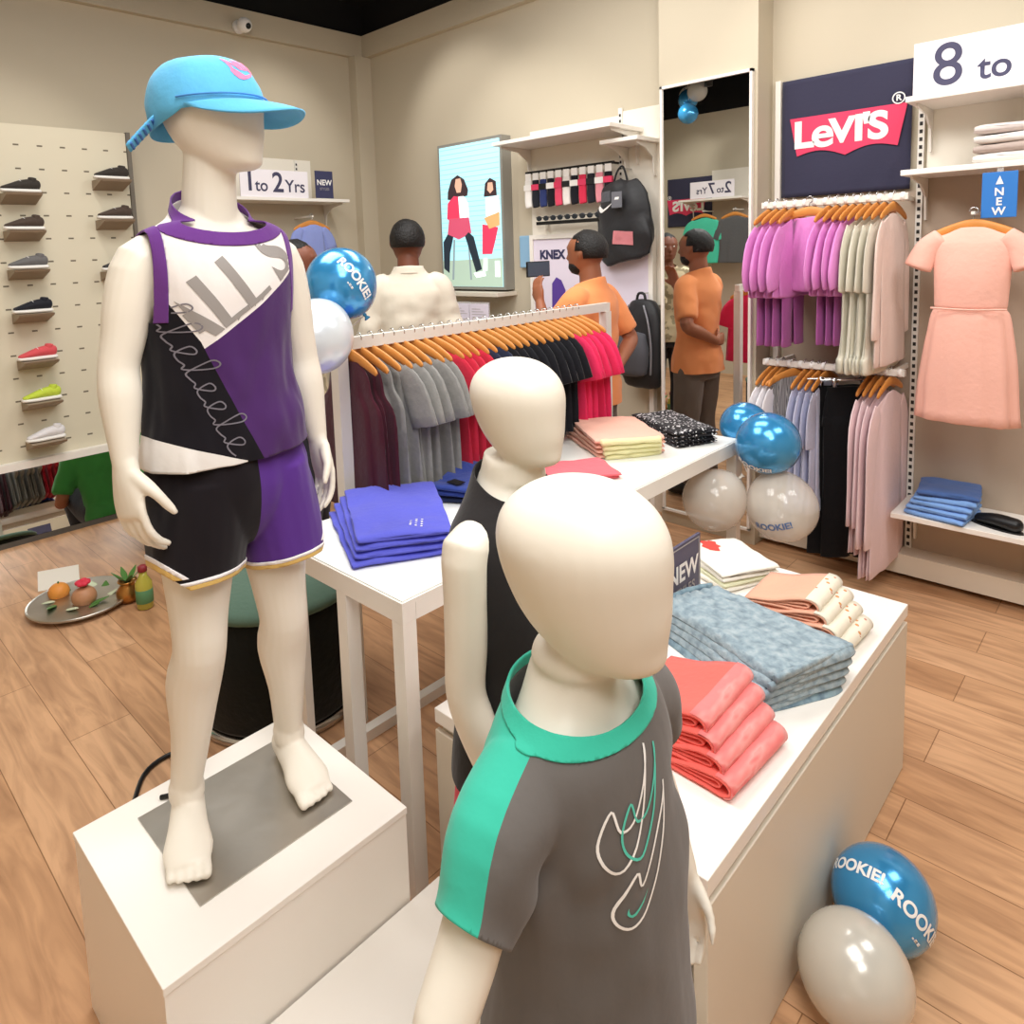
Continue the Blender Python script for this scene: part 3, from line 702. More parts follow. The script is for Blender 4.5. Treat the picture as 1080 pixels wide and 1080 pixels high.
# dark vest on the second mannequin
S2 = 1.1; b = bmesh.new()
T = [(.44, .004, .125, .10), (.52, .006, .116, .096), (.60, .007, .108, .092), (.70, .005, .112, .090), (.77, .0, .118, .084), (.83, -.004, .116, .074), (.86, -.006, .094, .062), (.88, -.006, .074, .056), (.91, -.004, .056, .052)]
limb(b, [(x*S2, 0, z*S2) for z, x, a, c in T], [a*S2 for z, x, a, c in T], [c*S2 for z, x, a, c in T], ref=(0, 1, 0), seg=32, sub=5, cap=.2)
b = to_bm(remesh(b, .005, 5)); wrinkle(b, .003, 8, 6)
cut(b, (0, 0, .46*S2), (0, 0, -1)); cut(b, (.0, 0, .893*S2), (.42, 0, 1))
for s in (-1, 1):
    up = b.copy(); cut(up, (0, 0, .70*S2), (0, 0, -1)); cut(b, (0, 0, .70*S2), (0, 0, 1)); cut(up, (0, s*.113*S2, .80*S2), (0, s, .0))
    me = bpy.data.meshes.new('t'); up.to_mesh(me); b.from_mesh(me); up.free(); bmesh.ops.remove_doubles(b, verts=b.verts, dist=.0004)
solid(obj('vest', b, cloth('vest_dark', '2b2829', bump=.15), m2), .0025)
b = bmesh.new(); T = [(.30, .0, .118, .10), (.38, 0, .115, .096), (.45, .0, .108, .09), (.50, 0, .104, .088)]
limb(b, [(x*S2, 0, z*S2) for z, x, a, c in T], [a*S2 for z, x, a, c in T], [c*S2 for z, x, a, c in T], ref=(0, 1, 0), seg=40, sub=5, cap=.0, wave=lambda th, s, p: 1+.05*sin(9*th)*(1-s), closed=False)
solid(obj('skirt', b, cloth('skirt_red', 'd2354c', bump=.15), m2), .003)

# ================================================================== CLOTH BUILDERS
def mesh_of(name, bm):
    me = bpy.data.meshes.new(name); bmesh.ops.recalc_face_normals(bm, faces=bm.faces); bm.to_mesh(me); bm.free(); me.shade_smooth(); return me
def inst(name, me, m, parent=None, **k):
    """an object of its own that may share a mesh; its material sits on the object"""
    if not me.materials: me.materials.append(m)
    o = bpy.data.objects.new(name, me); COL.objects.link(o); o.parent = parent
    o.material_slots[0].link = 'OBJECT'; o.material_slots[0].material = m
    return setp(o, **k)
def fold_w(k, amp, ph):
    return lambda th, s, p: 1+amp*sin(k*th+ph+3*s)*min(1, s*2.2+.15)
def garment_bm(kind, seed=0):
    """hanging garment: width along x, thin along y, hanging down from the hook at the origin"""
    rnd = random.Random(seed); b = bmesh.new(); ph = rnd.random()*6
    def body(prof, amp=.16, k=7):
        limb(b, [(x, 0, z) for z, x, a, c in prof], [a for z, x, a, c in prof], [c for z, x, a, c in prof], ref=(1, 0, 0), seg=36, sub=4, cap=.3, wave=fold_w(k, amp, ph))
    def sleeves(pts, ra, rb):
        for s in (-1, 1):
            limb(b, [(s*x, y, z) for x, y, z in pts], ra, rb, ref=(1, 0, 0), seg=16, sub=3, cap=.2, wave=fold_w(3, .12, ph+s))
    sh = [(-.062, 0, .035, .008), (-.078, 0, .085, .013), (-.10, 0, .135, .017), (-.13, 0, .148, .020)]
    if kind == 'tee':
        body(sh+[(-.25, 0, .145, .022), (-.40, 0, .15, .024), (-.50, 0, .155, .025)]); sleeves([(.10, 0, -.100), (.15, 0, -.16), (.185, 0, -.275)], [.030, .050, .060], [.014, .018, .020])
    elif kind == 'tee_short':
        body(sh+[(-.22, 0, .145, .024), (-.36, 0, .155, .028)]); sleeves([(.11, 0, -.105), (.15, 0, -.15), (.175, 0, -.205)], [.035, .052, .058], [.016, .02, .022])
    elif kind == 'puff':
        body(sh+[(-.22, 0, .145, .026), (-.30, 0, .16, .032), (-.34, 0, .165, .034)], .2); sleeves([(.11, 0, -.105), (.16, 0, -.17), (.185, 0, -.26), (.18, 0, -.31)], [.035, .055, .062, .05], [.018, .024, .03, .024])
    elif kind == 'long':
        body(sh+[(-.25, 0, .15, .022), (-.45, 0, .155, .026), (-.60, 0, .165, .028)]); sleeves([(.11, 0, -.105), (.155, 0, -.18), (.172, 0, -.36), (.178, 0, -.50)], [.035, .045, .038, .034], [.016, .019, .018, .018])
    elif kind == 'tank':
        body([(-.062, 0, .06, .008), (-.10, 0, .095, .013), (-.16, 0, .105, .018), (-.22, 0, .145, .02), (-.40, 0, .15, .024), (-.54, 0, .155, .026)])
    elif kind == 'pants':
        body([(-.075, 0, .12, .014), (-.13, 0, .125, .018), (-.24, 0, .13, .022)], .06)
        for s in (-1, 1): limb(b, [(s*.062, 0, -.2), (s*.066, 0, -.45), (s*.07, 0, -.80)], [.066, .058, .062], [.02, .018, .02], ref=(1, 0, 0), seg=20, sub=4, cap=.2, wave=fold_w(4, .12, ph))
    elif kind == 'leggings':
        body([(-.22, 0, .10, .014), (-.30, 0, .11, .018)], .06)
        for s in (-1, 1): limb(b, [(s*.052, 0, -.25), (s*.056, 0, -.40), (s*.06, 0, -.53)], [.055, .048, .05], [.018, .016, .02], ref=(1, 0, 0), seg=18, sub=4, cap=.2, wave=fold_w(4, .1, ph))
    elif kind == 'skirt':
        body([(-.06, 0, .095, .012), (-.085, 0, .10, .016), (-.17, 0, .125, .03), (-.26, 0, .145, .036), (-.33, 0, .155, .04)], .2, 14)
    elif kind == 'frill':
        body(sh+[(-.25, 0, .145, .024), (-.42, 0, .155, .03), (-.50, 0, .165, .036), (-.52, 0, .18, .045), (-.56, 0, .18, .05)], .22, 9); sleeves([(.11, 0, -.105), (.15, 0, -.18), (.165, 0, -.30)], [.035, .045, .05], [.016, .02, .022])
    wrinkle(b, .004, 9, seed, stretch=(1, 1, .4)); return b
GM = {}
def gm(kind, seed=0):
    if (kind, seed) not in GM: GM[(kind, seed)] = mesh_of(kind, garment_bm(kind, seed))
    return GM[(kind, seed)]
def hanger_meshes():
    b = bmesh.new()
    limb(b, [(-.150, 0, -.102), (-.135, 0, -.092), (-.07, 0, -.066), (0, 0, -.052), (.07, 0, -.066), (.135, 0, -.092), (.150, 0, -.102)], [.007, .013, .017, .021, .017, .013, .007], [.004, .0055, .006, .0065, .006, .0055, .004], ref=(0, 0, 1), seg=10, sub=3, cap=.4)
    bar = mesh_of('bar', b)
    b = bmesh.new(); pts = [(0, 0, -.045), (0, 0, -.02)]+[(.0145*sin(a), 0, -.0035+.0145*(-cos(a))+.002) for a in [.3+k*.55 for k in range(9)]]
    tube(b, [(p[0], p[1], p[2]) for p in pts], .0021, seg=6, sub=2); hook = mesh_of('hook', b)
    b = bmesh.new(); box(b, -.15, .15, -.003, .003, -.064, -.056)
    for s in (-1, 1): box(b, s*.09-.008, s*.09+.008, -.01, .01, -.09, -.05)
    clip = mesh_of('clip_bar', b); return bar, hook, clip
HB, HH, HC = hanger_meshes()
def hang(kind, x, y, z, rotz, m, label, cat, group=None, seed=0, hlabel=None, hgroup=None, under=None, tilt=0, sc=1.0, clip=False, gname=None, hm=None, wx=1.0, lz=1.0, sy=.6):
    hg = thing('clothes_hanger', (x, y, z), rotz, hlabel, 'hanger', hgroup)
    inst('clip_bar' if clip else 'bar', HC if clip else HB, hm or M_wood, hg); inst('hook', HH, M_chrome, hg)
    names = {'tee': 't_shirt', 'tee_short': 't_shirt', 'puff': 'puff_sleeve_top', 'long': 'long_sleeve_top', 'tank': 'tank_top', 'pants': 'trousers', 'skirt': 'skirt', 'frill': 'frilled_top'}
    g = inst(gname or names[kind], gm(kind, seed), m, None, label=label, cat=cat, group=group)
    g.location = (x, y, z-.012); g.rotation_euler = (0, tilt, rotz); g.scale = (sc*wx, sy, sc*lz)
    if under: inst('matching_bottoms', gm('leggings', seed), under, g)
    return g
ORD = ['first', 'second', 'third', 'fourth', 'fifth', 'sixth', 'seventh', 'eighth', 'ninth', 'tenth', 'eleventh', 'twelfth']

# ---- clothes on the centre rack, from the balloon end to the far end
C_mar = cloth('maroon_knit', '4a1f2b'); C_gry = cloth('heather_grey', '8d8b88', var=.14, vscale=60); C_red = cloth('crimson_jersey', 'c42a41')
C_blk = cloth('black_jersey', '1b1b20'); C_nvy = cloth('navy_stripe', '2a2f45'); C_pnk = cloth('raspberry_jersey', 'e0305e')
runs = [('maroon', 'tank', C_mar, 2, .88), ('grey', 'tank', C_gry, 1, .84), ('grey', 'tee', C_gry, 5, .86), ('crimson', 'tee', C_red, 4, .82), ('navy blue', 'tee', C_nvy, 2, .82), ('black', 'tee', C_blk, 9, .80), ('raspberry pink', 'tee', C_pnk, 5, .84)]
tot = sum(r[3] for r in runs); yy = RY0+.055; dy = (RY1-.24-RY0-.055)/(tot-1); HZ = RZ-.038-.0
for (nm, kd, mm, n, sc) in runs:
    cat = 'vest' if kd == 'tank' else 't-shirt'
    for k in range(n):
        jit = (random.random()-.5)*.012
        lab = '%s %s hanging on the centre rack, %s %s one from the balloon end' % (nm, cat, ORD[k], nm)
        hang(kd, RX, yy, RZ-.002, R(random.uniform(-3, 3)), mm, lab, cat, 'clothes on the centre rack', seed=k % 3, hlabel='wooden hanger on the centre rack carrying the %s %s %s' % (ORD[k], nm, cat), hgroup='wooden hangers on the centre rack', sc=sc, wx=1.22, lz=1.16, sy=.70)
        yy += dy

# ---- back wall hanging bays
def rail(x0, x1, y, z, label, n):
    t = thing('wall_rail', ((x0+x1)/2, y, z), 0, label, 'clothes rail'); h = (x1-x0)/2
    obj('bar', B(-h, h, -.012, .012, -.014, .014, bev=.002), M_whitem, t, smooth=False)
    for s in (-1, 1): obj('bracket_arm', B(s*(h-.05)-.006, s*(h-.05)+.006, .0125, YW-y-.013, -.012, .008), M_whitem, t, smooth=False)
    for k in range(n):
        xx = -h+.02+k*(2*h-.04)/(n-1)
        obj('size_ring', lathe(bmesh.new(), [(.0145, -.008), (.0185, -.006), (.0185, .006), (.0145, .008)], 12, c=(xx, 0, 0), M=Matrix.Rotation(pi/2, 3, 'Y')), M_text_w, t)
    return t
rail(-1.40, -.80, 3.34, 1.705, 'upper white clothes rail below the dark logo banner', 14)
rail(-1.40, -.80, 3.37, .967, 'lower white clothes rail above the long black trousers', 12)
C_pk = cloth('orchid_pink', 'df8fd0'); C_pk2 = cloth('orchid_dark', 'b968ad'); C_ow = cloth('off_white_rib', 'e3decf'); C_bl = cloth('blush_knit', 'e6cfc6'); C_lv = cloth('lavender_check', 'c9cbe2', var=.1, vscale=80)
C_wt = cloth('white_jersey', 'ece9ec'); C_bp = cloth('black_twill', '131214'); C_pp = cloth('pale_pink', 'e8cdd0')
def run_wall(items, z, y, tagn):
    for (x, kd, mm, cat, lab, kw) in items:
        hang(kd, x, y, z+.0145, pi/2+R(kw.pop('rz', 0)), mm, lab, cat, tagn, hlabel='hanger of the '+lab.replace(' on the upper rail', '').replace(' on the lower wall rail', '').replace(' on the upper wall rail', ''), hgroup='wooden hangers on the wall rails', lz=1.28, wx=1.12, sy=.29 if kd == 'frill' else .42, **kw)
xs = [-1.365, -1.33, -1.295, -1.255]
it = [(x, 'puff', C_pk, 'top', 'orchid pink puff sleeve set, %s from the mirror on the upper rail' % ORD[i], dict(under=C_pk2, seed=i % 2, sc=.95, rz=-3)) for i, x in enumerate(xs)]
it += [(x, 'puff', C_pk, 'top', 'orchid pink top right of the gathered pink skirt, %s from that skirt' % ORD[i], dict(under=C_pk2 if i < 3 else None, seed=i % 2, sc=.92, rz=-3)) for i, x in enumerate([-1.105, -1.07, -1.035, -1.005])]
it += [(x, 'frill', C_ow, 'top', 'off-white ribbed long top on the upper wall rail, %s off-white one from the pink tops' % ORD[i], dict(seed=i % 3, sc=1.0, rz=-3)) for i, x in enumerate([-.975, -.945, -.915, -.885])]
it += [(-.852, 'long', C_bl, 'top', 'blush pink knit top at the right end of the upper wall rail', dict(seed=1, sc=.9, rz=-3))]
run_wall(it, 1.705, 3.34, 'clothes on the upper wall rail')
hang('skirt', -1.18, 3.315, 1.7195, R(-4), cloth('pink_gather', 'd98ac9'), 'gathered orchid pink skirt facing front on the upper wall rail', 'skirt', 'clothes on the upper wall rail', hlabel='wooden hanger carrying the gathered pink skirt', hgroup='wooden hangers on the wall rails', sc=.9, lz=1.3, wx=.8, hm=M_wood)
it = [(x, 'tee_short', C_wt, 't-shirt', 'white top at the mirror end of the lower rail, %s one' % ORD[i], dict(seed=i, sc=.95, rz=-3)) for i, x in enumerate([-1.365, -1.335, -1.305])]
it += [(x, 'frill', C_lv, 'top', 'pale lavender top on the lower wall rail, %s one left of the black trousers' % ORD[3-i], dict(seed=i % 3, sc=.9, rz=-3)) for i, x in enumerate([-1.205, -1.175, -1.145, -1.115])]
it += [(x, 'long', C_pp, 'top', 'pale pink long top on the lower wall rail, %s right of the black trousers' % ORD[i], dict(seed=i % 3, sc=1.0 if i < 2 else 1.12, rz=-3)) for i, x in enumerate([-.935, -.91, -.885, -.855])]
run_wall(it, .967, 3.37, 'clothes on the lower wall rail')
hang('skirt', -1.255, 3.36, .9815, R(60), ramp_tex('grey_pleat', 'wave', [(0, '4c4a4c'), (.5, 'bcb6b4'), (1, '6d696b')], 22, stretch=(1, .1, .1)), 'grey striped pleated skirt with black waistband on the lower wall rail', 'skirt', 'clothes on the lower wall rail', hlabel='wooden hanger carrying the grey striped skirt', hgroup='wooden hangers on the wall rails', sc=1.0)
for i, x in enumerate([-1.045, -.99]):
    hang('pants', x, 3.36, .9815, R(40), C_bp, 'long black trousers clipped on the lower wall rail, %s pair' % ('left' if i == 0 else 'right'), 'trousers', 'clothes on the lower wall rail', hlabel='clip hanger holding the %s black trousers' % ('left' if i == 0 else 'right'), hgroup='clip hangers on the lower rail', clip=True, sc=1.02, lz=1.05, hm=M_chrome, seed=i, sy=.5)

# ================================================================== FOLDED CLOTHES
def pad(name, W, L, T, m, loc, rz, label, cat, group, seed=0, layers=3, taper=0.0, bend=0.0, wr=.004, sq=.42, skew=0, subs=None):
    """folded garment lying flat: W along x, L along y, rounded edges with layer grooves and creases"""
    b = bmesh.new(); N = 56; nL = 22; Lp = []
    for i in range(nL+1):
        s = i/nL; y = (s-.5)*L; e = min(s, 1-s)*L
        f = 1 if e > T*.6 else max(.02, math.sqrt(max(0, 1-(1-e/(T*.6))**2))*.55+.45) if i not in (0, nL) else .45
        hw = W/2*(1-taper*s); row = []
        for j in range(N):
            a = 2*pi*j/N; c, d = cos(a), sin(a); c = math.copysign(abs(c)**sq, c); d = math.copysign(abs(d)**sq, d)
            zz = d*T/2*f+T/2; g = 1-.012*(1+cos(2*pi*layers*(zz/T)))*(abs(c) > .7)
            nx = noise.noise(V((c*hw*8, y*8, seed*5.1)))*wr*2+noise.noise(V((c*hw*20+9, y*20, seed*3.3)))*wr
            row.append(b.verts.new((c*hw*g+bend*s*s*L+skew*(zz-T/2)+noise.noise(V((y*14, zz*60, seed)))*.004, y+noise.noise(V((c*6, zz*50, seed+7)))*.004, zz*(1+0)+nx*(zz/T))))
        Lp.append(row)
    for A_, B_ in zip(Lp, Lp[1:]):
        for j in range(N): b.faces.new((A_[j], A_[(j+1) % N], B_[(j+1) % N], B_[j]))
    b.faces.new(Lp[0][::-1]); b.faces.new(Lp[-1])
    o = obj(name, b, m, label=label, cat=cat, group=group); o.location = loc; o.rotation_euler = (0, 0, rz); return o
def rib(path, thick, width, seed=0, ny=8, closed=False):
    """thick folded ribbon of cloth: path in x-z, width along y"""
    q = catmull([tuple(p) for p in path], 5); n = len(q); b = bmesh.new(); G = []
    for k in range(ny+1):
        y = (k/ny-.5)*width; row = []
        up, lo = [], []
        for i, p in enumerate(q):
            a = V(q[max(i-1, 0)]); c = V(q[min(i+1, n-1)]); t = (c-a).normalized(); nn = V((-t.y, t.x)); w_ = noise.noise(V((p[0]*18, y*16, seed*3.7+p[1]*9)))*.0025
            up.append(b.verts.new((p[0]+nn.x*(thick/2+w_), y, p[1]+nn.y*(thick/2+w_)))); lo.append(b.verts.new((p[0]-nn.x*(thick/2-w_), y, p[1]-nn.y*(thick/2-w_))))
        G.append(up+lo[::-1])
    m = len(G[0])
    for A_, B_ in zip(G, G[1:]):
        for j in range(m): b.faces.new((A_[j], A_[(j+1) % m], B_[(j+1) % m], B_[j]))
    h = m//2
    for R_ in (G[0], G[-1]):
        for j in range(h-1): b.faces.new((R_[j], R_[j+1], R_[m-2-j], R_[m-1-j]))
    return b
TT = TZ+.0005; CT = .5055
# purple-blue shorts fan on the table
C_pb = cloth('violet_blue_terry', '5f63cf', bump=.3)
for i in range(4):
    o = pad('folded_shorts', .27-.006*i, .42, .017, C_pb, (-1.565+.0*i, 1.20+.010*i, TT+.0172*i), R(62-1.5*i), ['lowest', 'second from the bottom', 'second from the top', 'topmost'][i]+' violet-blue folded shorts in the pile at the table corner', 'shorts', 'violet-blue shorts folded on the high table', seed=i, layers=2, taper=-.12, wr=.006)
top_pb = o
b = bmesh.new()
for k in range(11):
    q = poly_bm([(.0035*cos(j*pi/4)+.014*(k % 4)-.02+.004*(k//4), .0035*sin(j*pi/4)+.015*(k//4)) for j in range(8)]); me = bpy.data.meshes.new('t'); q.to_mesh(me); b.from_mesh(me); q.free()
tr = BVHTree.FromBMesh(to_bm(top_pb.data)); obj('print_dots', project(b, frame((.05, -.15, .2), (.2, 1, 0), (-1, .2, 0)), tr, .001), M_text_w, top_pb, smooth=False)
C_nb = cloth('royal_navy', '344692', bump=.3); C_nb2 = cloth('navy_dark', '27304f', bump=.3)
for i, (mm, dx) in enumerate(((C_nb2, 0), (C_nb, .01), (C_nb, .03))):
    pad('folded_jersey', .25, .30, .019, mm, (-1.635+dx, 1.62, TT+.0192*i), R(30-4*i), ['lowest', 'middle', 'topmost'][i]+' navy blue folded jersey in the pile by the grey hanging tees', 'folded top', 'navy jerseys folded on the high table', seed=20+i, wr=.007)
obj('swing_tag', B(-.025, .025, -.018, .018, 0, .002), M_blackp, None, smooth=False, label='small black swing tag lying on the navy folded pile', cat='tag').location = (-1.60, 1.50, TT+.0605)
C_co = cloth('coral_pink', 'f0707a', bump=.25); C_pe = cloth('peach_terry', 'f0b8a4', bump=.3, var=.06); C_ye = cloth('pale_lime', 'e3dfae', bump=.3)
for i in range(2):
    pad('folded_shorts', .20, .24, .011, C_co, (-1.47+.01*i, 1.96-.005*i, TT+.0112*i), R(-35+3*i), ['lower', 'upper'][i]+' flat coral pink folded shorts on the high table behind the mannequin heads', 'shorts', 'coral shorts folded on the high table', seed=31+i, wr=.003)
for i in range(4):
    o = pad('folded_trousers', .27, .34, .02, C_pe, (-1.57+.008*i, 2.34-.006*i, TT+.0202*i), R(58-2*i), ['lowest', 'second from the bottom', 'second from the top', 'topmost'][i]+' peach folded trousers with pale lime hem on the high table', 'trousers', 'peach trousers folded on the high table', seed=41+i, wr=.004, layers=2)
    b = bmesh.new(); limb(b, [(-.11, -.172, .009), (0, -.176, .010), (.11, -.172, .009)], [.011]*3, [.016]*3, ref=(0, 0, 1), seg=12, sub=5, cap=.4); obj('lime_hem', wrinkle(b, .004, 25, i), C_ye, o, label='pale lime hem')
C_bw = ramp_tex('black_white_pattern', 'voronoi', [(0, 'eceaea'), (.22, '1b1a1d'), (.6, '26252a'), (.75, 'd8d5d6')], 60, const=True)
for i in range(4):
    pad('folded_leggings', .19, .36, .015, C_bw, (-1.47+.004*i, 2.60+.003*i, TT+.0152*i), R(66-2*i), ['lowest', 'second from the bottom', 'second from the top', 'topmost'][i]+' black and white patterned folded leggings at the far table end', 'leggings', 'patterned leggings folded on the high table', seed=51+i, wr=.006)
# cabinet top: white tees with a red print
C_wr = cloth('cream_white_cotton', 'efeade', bump=.3)
for i in range(4):
    o = pad('folded_t_shirt', .20, .235, .014, [C_wr, cloth('cream_lime', 'e6e6c4'), C_wr, C_wr][i], (-.98+.003*i, 2.07+.004*i, CT+.0142*i), R(68-3*i), ['lowest', 'second from the bottom', 'second from the top', 'topmost'][i]+' folded cream white t-shirt behind the small dark sign', 't-shirt', 'cream t-shirts folded on the cabinet', seed=61+i, wr=.005)
b = poly_bm([(cos(a)*(.022+.010*(k % 2)), sin(a)*(.03+.008*(k % 3))) for k, a in enumerate([j*2*pi/14 for j in range(14)])], .01)
tr = BVHTree.FromBMesh(to_bm(o.data)); obj('red_print', project(b, frame((-.02, .07, .2), (1, 0, 0), (0, 1, 0)), tr, .0012), mat('print_red', 'd6483f', rough=.7), o, smooth=False)
# denim shorts
C_dn = ramp_tex('light_denim', 'noise', [(.25, '6c7d88'), (.5, '91a2ab'), (.75, 'b0bcc1')], 45, detail=8, bump=.7); C_dn2 = ramp_tex('mid_denim', 'noise', [(.3, '5d7486'), (.6, '8ea7b3')], 40, detail=6, bump=.5)
def denim_bm(seed):
    b = bmesh.new(); Tk = .018; nx, ny = 44, 26; G = []
    for i in range(nx+1):
        s = i/nx; x = (s-.5)*.40; row = []
        hw = .105+.035*s-.012*sin(pi*s)
        for j in range(ny+1):
            t = j/ny*2-1; y = hw*math.copysign(abs(t)**.85, t)+.018*(s-.5)
            ed = min(s*.40, (1-s)*.40, hw*(1-abs(t)))
            h = Tk*min(1, math.sqrt(max(0, ed)/.011))
            g = noise.noise(V((x*26, y*26, seed)))*.005+noise.noise(V((x*60, y*60, seed)))*.002*(1 if s < .4 else .4)
            if s < .35: g += .004*sin(y*210+4*noise.noise(V((x*30, y*10, seed))))*(1-s/.35)
            row.append((x*(1-.07*abs(t)**5)+.012*t, y*(1-.10*abs(2*s-1)**9), h, g*min(1, ed/.01)))
        G.append(row)
    T_ = [[b.verts.new((x, y, h+g+.002)) for x, y, h, g in r] for r in G]; U = [[b.verts.new((x, y, 0)) for x, y, h, g in r] for r in G]
    for i in range(nx):
        for j in range(ny):
            b.faces.new((T_[i][j], T_[i][j+1], T_[i+1][j+1], T_[i+1][j])); b.faces.new((U[i][j], U[i+1][j], U[i+1][j+1], U[i][j+1]))
    for i in range(nx):
        b.faces.new((T_[i][0], T_[i+1][0], U[i+1][0], U[i][0])); b.faces.new((T_[i][ny], U[i][ny], U[i+1][ny], T_[i+1][ny]))
    for j in range(ny):
        b.faces.new((T_[0][j], U[0][j], U[0][j+1], T_[0][j+1])); b.faces.new((T_[nx][j], T_[nx][j+1], U[nx][j+1], U[nx][j]))
    return b
for i in range(5):
    o = obj('denim_shorts', denim_bm(70+i), C_dn if i > 0 else C_dn2, label=['lowest', 'second lowest', 'middle', 'second topmost', 'topmost'][i]+' light blue denim shorts in the fanned pile on the cabinet', cat='denim shorts', group='denim shorts fanned on the cabinet')
    o.location = (-.740+.004*i, 1.632+.007*i, CT+.0185*i); o.rotation_euler = (0, 0, R(-24+1.5*i))
    b = bmesh.new(); limb(b, [(-.197, -.095, .012), (-.203, 0, .013), (-.197, .08, .012)], [.010]*3, [.007]*3, ref=(0, 0, 1), seg=10, cap=.3, sq=.6); obj('waistband', wrinkle(b, .003, 40, i), C_dn2, o)
    b = bmesh.new(); limb(b, [(.188, -.125, .012), (.190, 0, .014), (.188, .13, .012)], [.0085]*3, [.007]*3, ref=(0, 0, 1), seg=10, cap=.3, sq=.6); obj('rolled_cuff', b, C_dn, o)
# rolled stacks: fold loops at the +x end
def rolled(i, x, y, z, rz, Wd, m_out, m_in, label, group, seed, cuff=True):
    t = thing('folded_tee', (x, y, z), rz, label, 't-shirt', group)
    L = .175; r = .0165
    P = [(-L, .004), (-L*.6, .005), (-.04, .005), (-.005, .004), (r*.8, .011), (r*1.0, .021), (r*.5, .032), (-.012, .037), (-.05, .032), (-L*.6, .018), (-L, .011)]
    obj('outer_fold', rib(P, .0055, Wd, seed), m_in, t)
    P = [(-L*.9, .0095), (-.05, .0125), (-.018, .0135), (-.006, .019), (-.012, .026), (-.035, .0245), (-L*.8, .013)]
    obj('inner_fold', rib(P, .004, Wd*.97, seed+3), m_in, t)
    P = [(-.012, .0405), (.005, .0385), (.0165, .032), (.0215, .021), (.0165, .009), (.004, .0015)]
    if cuff: obj('front_panel', rib(P, .004, Wd*1.0, seed+5), m_out, t)
    return t
C_cr = cloth('coral_cotton', 'ef6a60', bump=.25); C_cr2 = ramp_tex('coral_print', 'noise', [(.42, 'ee7f7d'), (.55, 'f29a95'), (.62, 'e86b6a')], 30, bump=.2, stretch=(1, .3, 1))
C_fl = ramp_tex('floral_cream', 'voronoi', [(0, 'd9a13c'), (.10, 'c9826a'), (.17, 'e8dfcc'), (1, 'efe6d4')], 34, const=True); C_pc = cloth('peach_cotton', 'eaae93', bump=.25)
for i in range(4):
    k = 3-i
    o = rolled(i, -.556-.024*i, 1.290+.010*i, CT+.003+.0265*i, R(-3+1.5*i), .225, C_cr2, C_cr, ['lowest', 'second lowest', 'second topmost', 'topmost'][i]+' coral red rolled t-shirt in the fan near the cabinet edge', 'coral t-shirts rolled on the cabinet', 80+i)
    o.rotation_euler = (0, R(-2.0*i), R(-3+1.5*i))
for i in range(4):
    o = rolled(i, -.553-.026*i, 1.885+.012*i, CT+.003+.0245*i, R(-3+1.5*i), .19, C_fl, C_pc, ['lowest', 'second lowest', 'second topmost', 'topmost'][i]+' cream floral and peach rolled t-shirt at the far cabinet corner', 'floral t-shirts rolled on the cabinet', 90+i)
    o.rotation_euler = (0, R(-2.0*i), R(-3+1.5*i))
# small sign on the cabinet
t = thing('tabletop_sign', (-.955, 1.755, CT), R(90), 'dark slate sign reading NEW STYLES standing on the white cabinet', 'sign')
obj('sign_board', B(-.10, .10, -.004, .004, .012, .205), M_slate, t, smooth=False)
obj('acrylic_foot', B(-.10, .10, -.03, .03, 0, .006), M_glass, t, smooth=False)
b = bmesh.new()
for (a_, b_, c_, d_) in ((-.092, .092, .195, .198), (-.092, .092, .018, .021), (-.092, -.089, .0215, .1945), (.089, .092, .0215, .1945)): box(b, a_, b_, -.0052, -.0042, c_, d_)
obj('border_line', b, M_grey, t, smooth=False)
def flat_text(s, size, M, m, parent, bold=0, name='lettering', spacing=1.0, sx=1.0, label=None):
    b = text_bm(s, size, bold, spacing=spacing)
    for v in b.verts: v.co.x *= sx
    return obj(name, place(b, M), m, parent, smooth=False, label=label)
FR = lambda x, y, z: frame((x, y, z), (1, 0, 0), (0, 0, 1))
flat_text('NEW', .072, FR(0, -.0055, .12), M_text_w, t, .002); flat_text('STYLES', .038, FR(0, -.0055, .065), M_grey, t, .0008, spacing=1.1)

# ================================================================== SIGNS AND FIXTURES ON THE WALLS
M_red = mat('logo_red', 'e03a62', rough=.6)
def batwing(wd, ht):
    n = 10; top = [(-wd/2, ht/2), (wd/2, ht/2)]; pts = [(wd/2, ht/2), (wd/2*.86, -ht*.40)]
    for k in range(1, n+1): a = k/n; pts.append((wd/2*.86*(1-a), -ht*(.40+.08*a)+ht*.13*sin(pi*a)))
    for k in range(1, n+1): a = 1-k/n; pts.append((-wd/2*.86*(1-a), -ht*(.40+.08*a)+ht*.13*sin(pi*a)))
    pts.append((-wd/2, ht/2)); return pts
def ring_bm(r, wd, n=28):
    b = bmesh.new(); A_ = [b.verts.new((r*cos(2*pi*k/n), r*sin(2*pi*k/n), 0)) for k in range(n)]; C_ = [b.verts.new(((r-wd)*cos(2*pi*k/n), (r-wd)*sin(2*pi*k/n), 0)) for k in range(n)]
    for k in range(n): b.faces.new((A_[k], A_[(k+1) % n], C_[(k+1) % n], C_[k]))
    return b
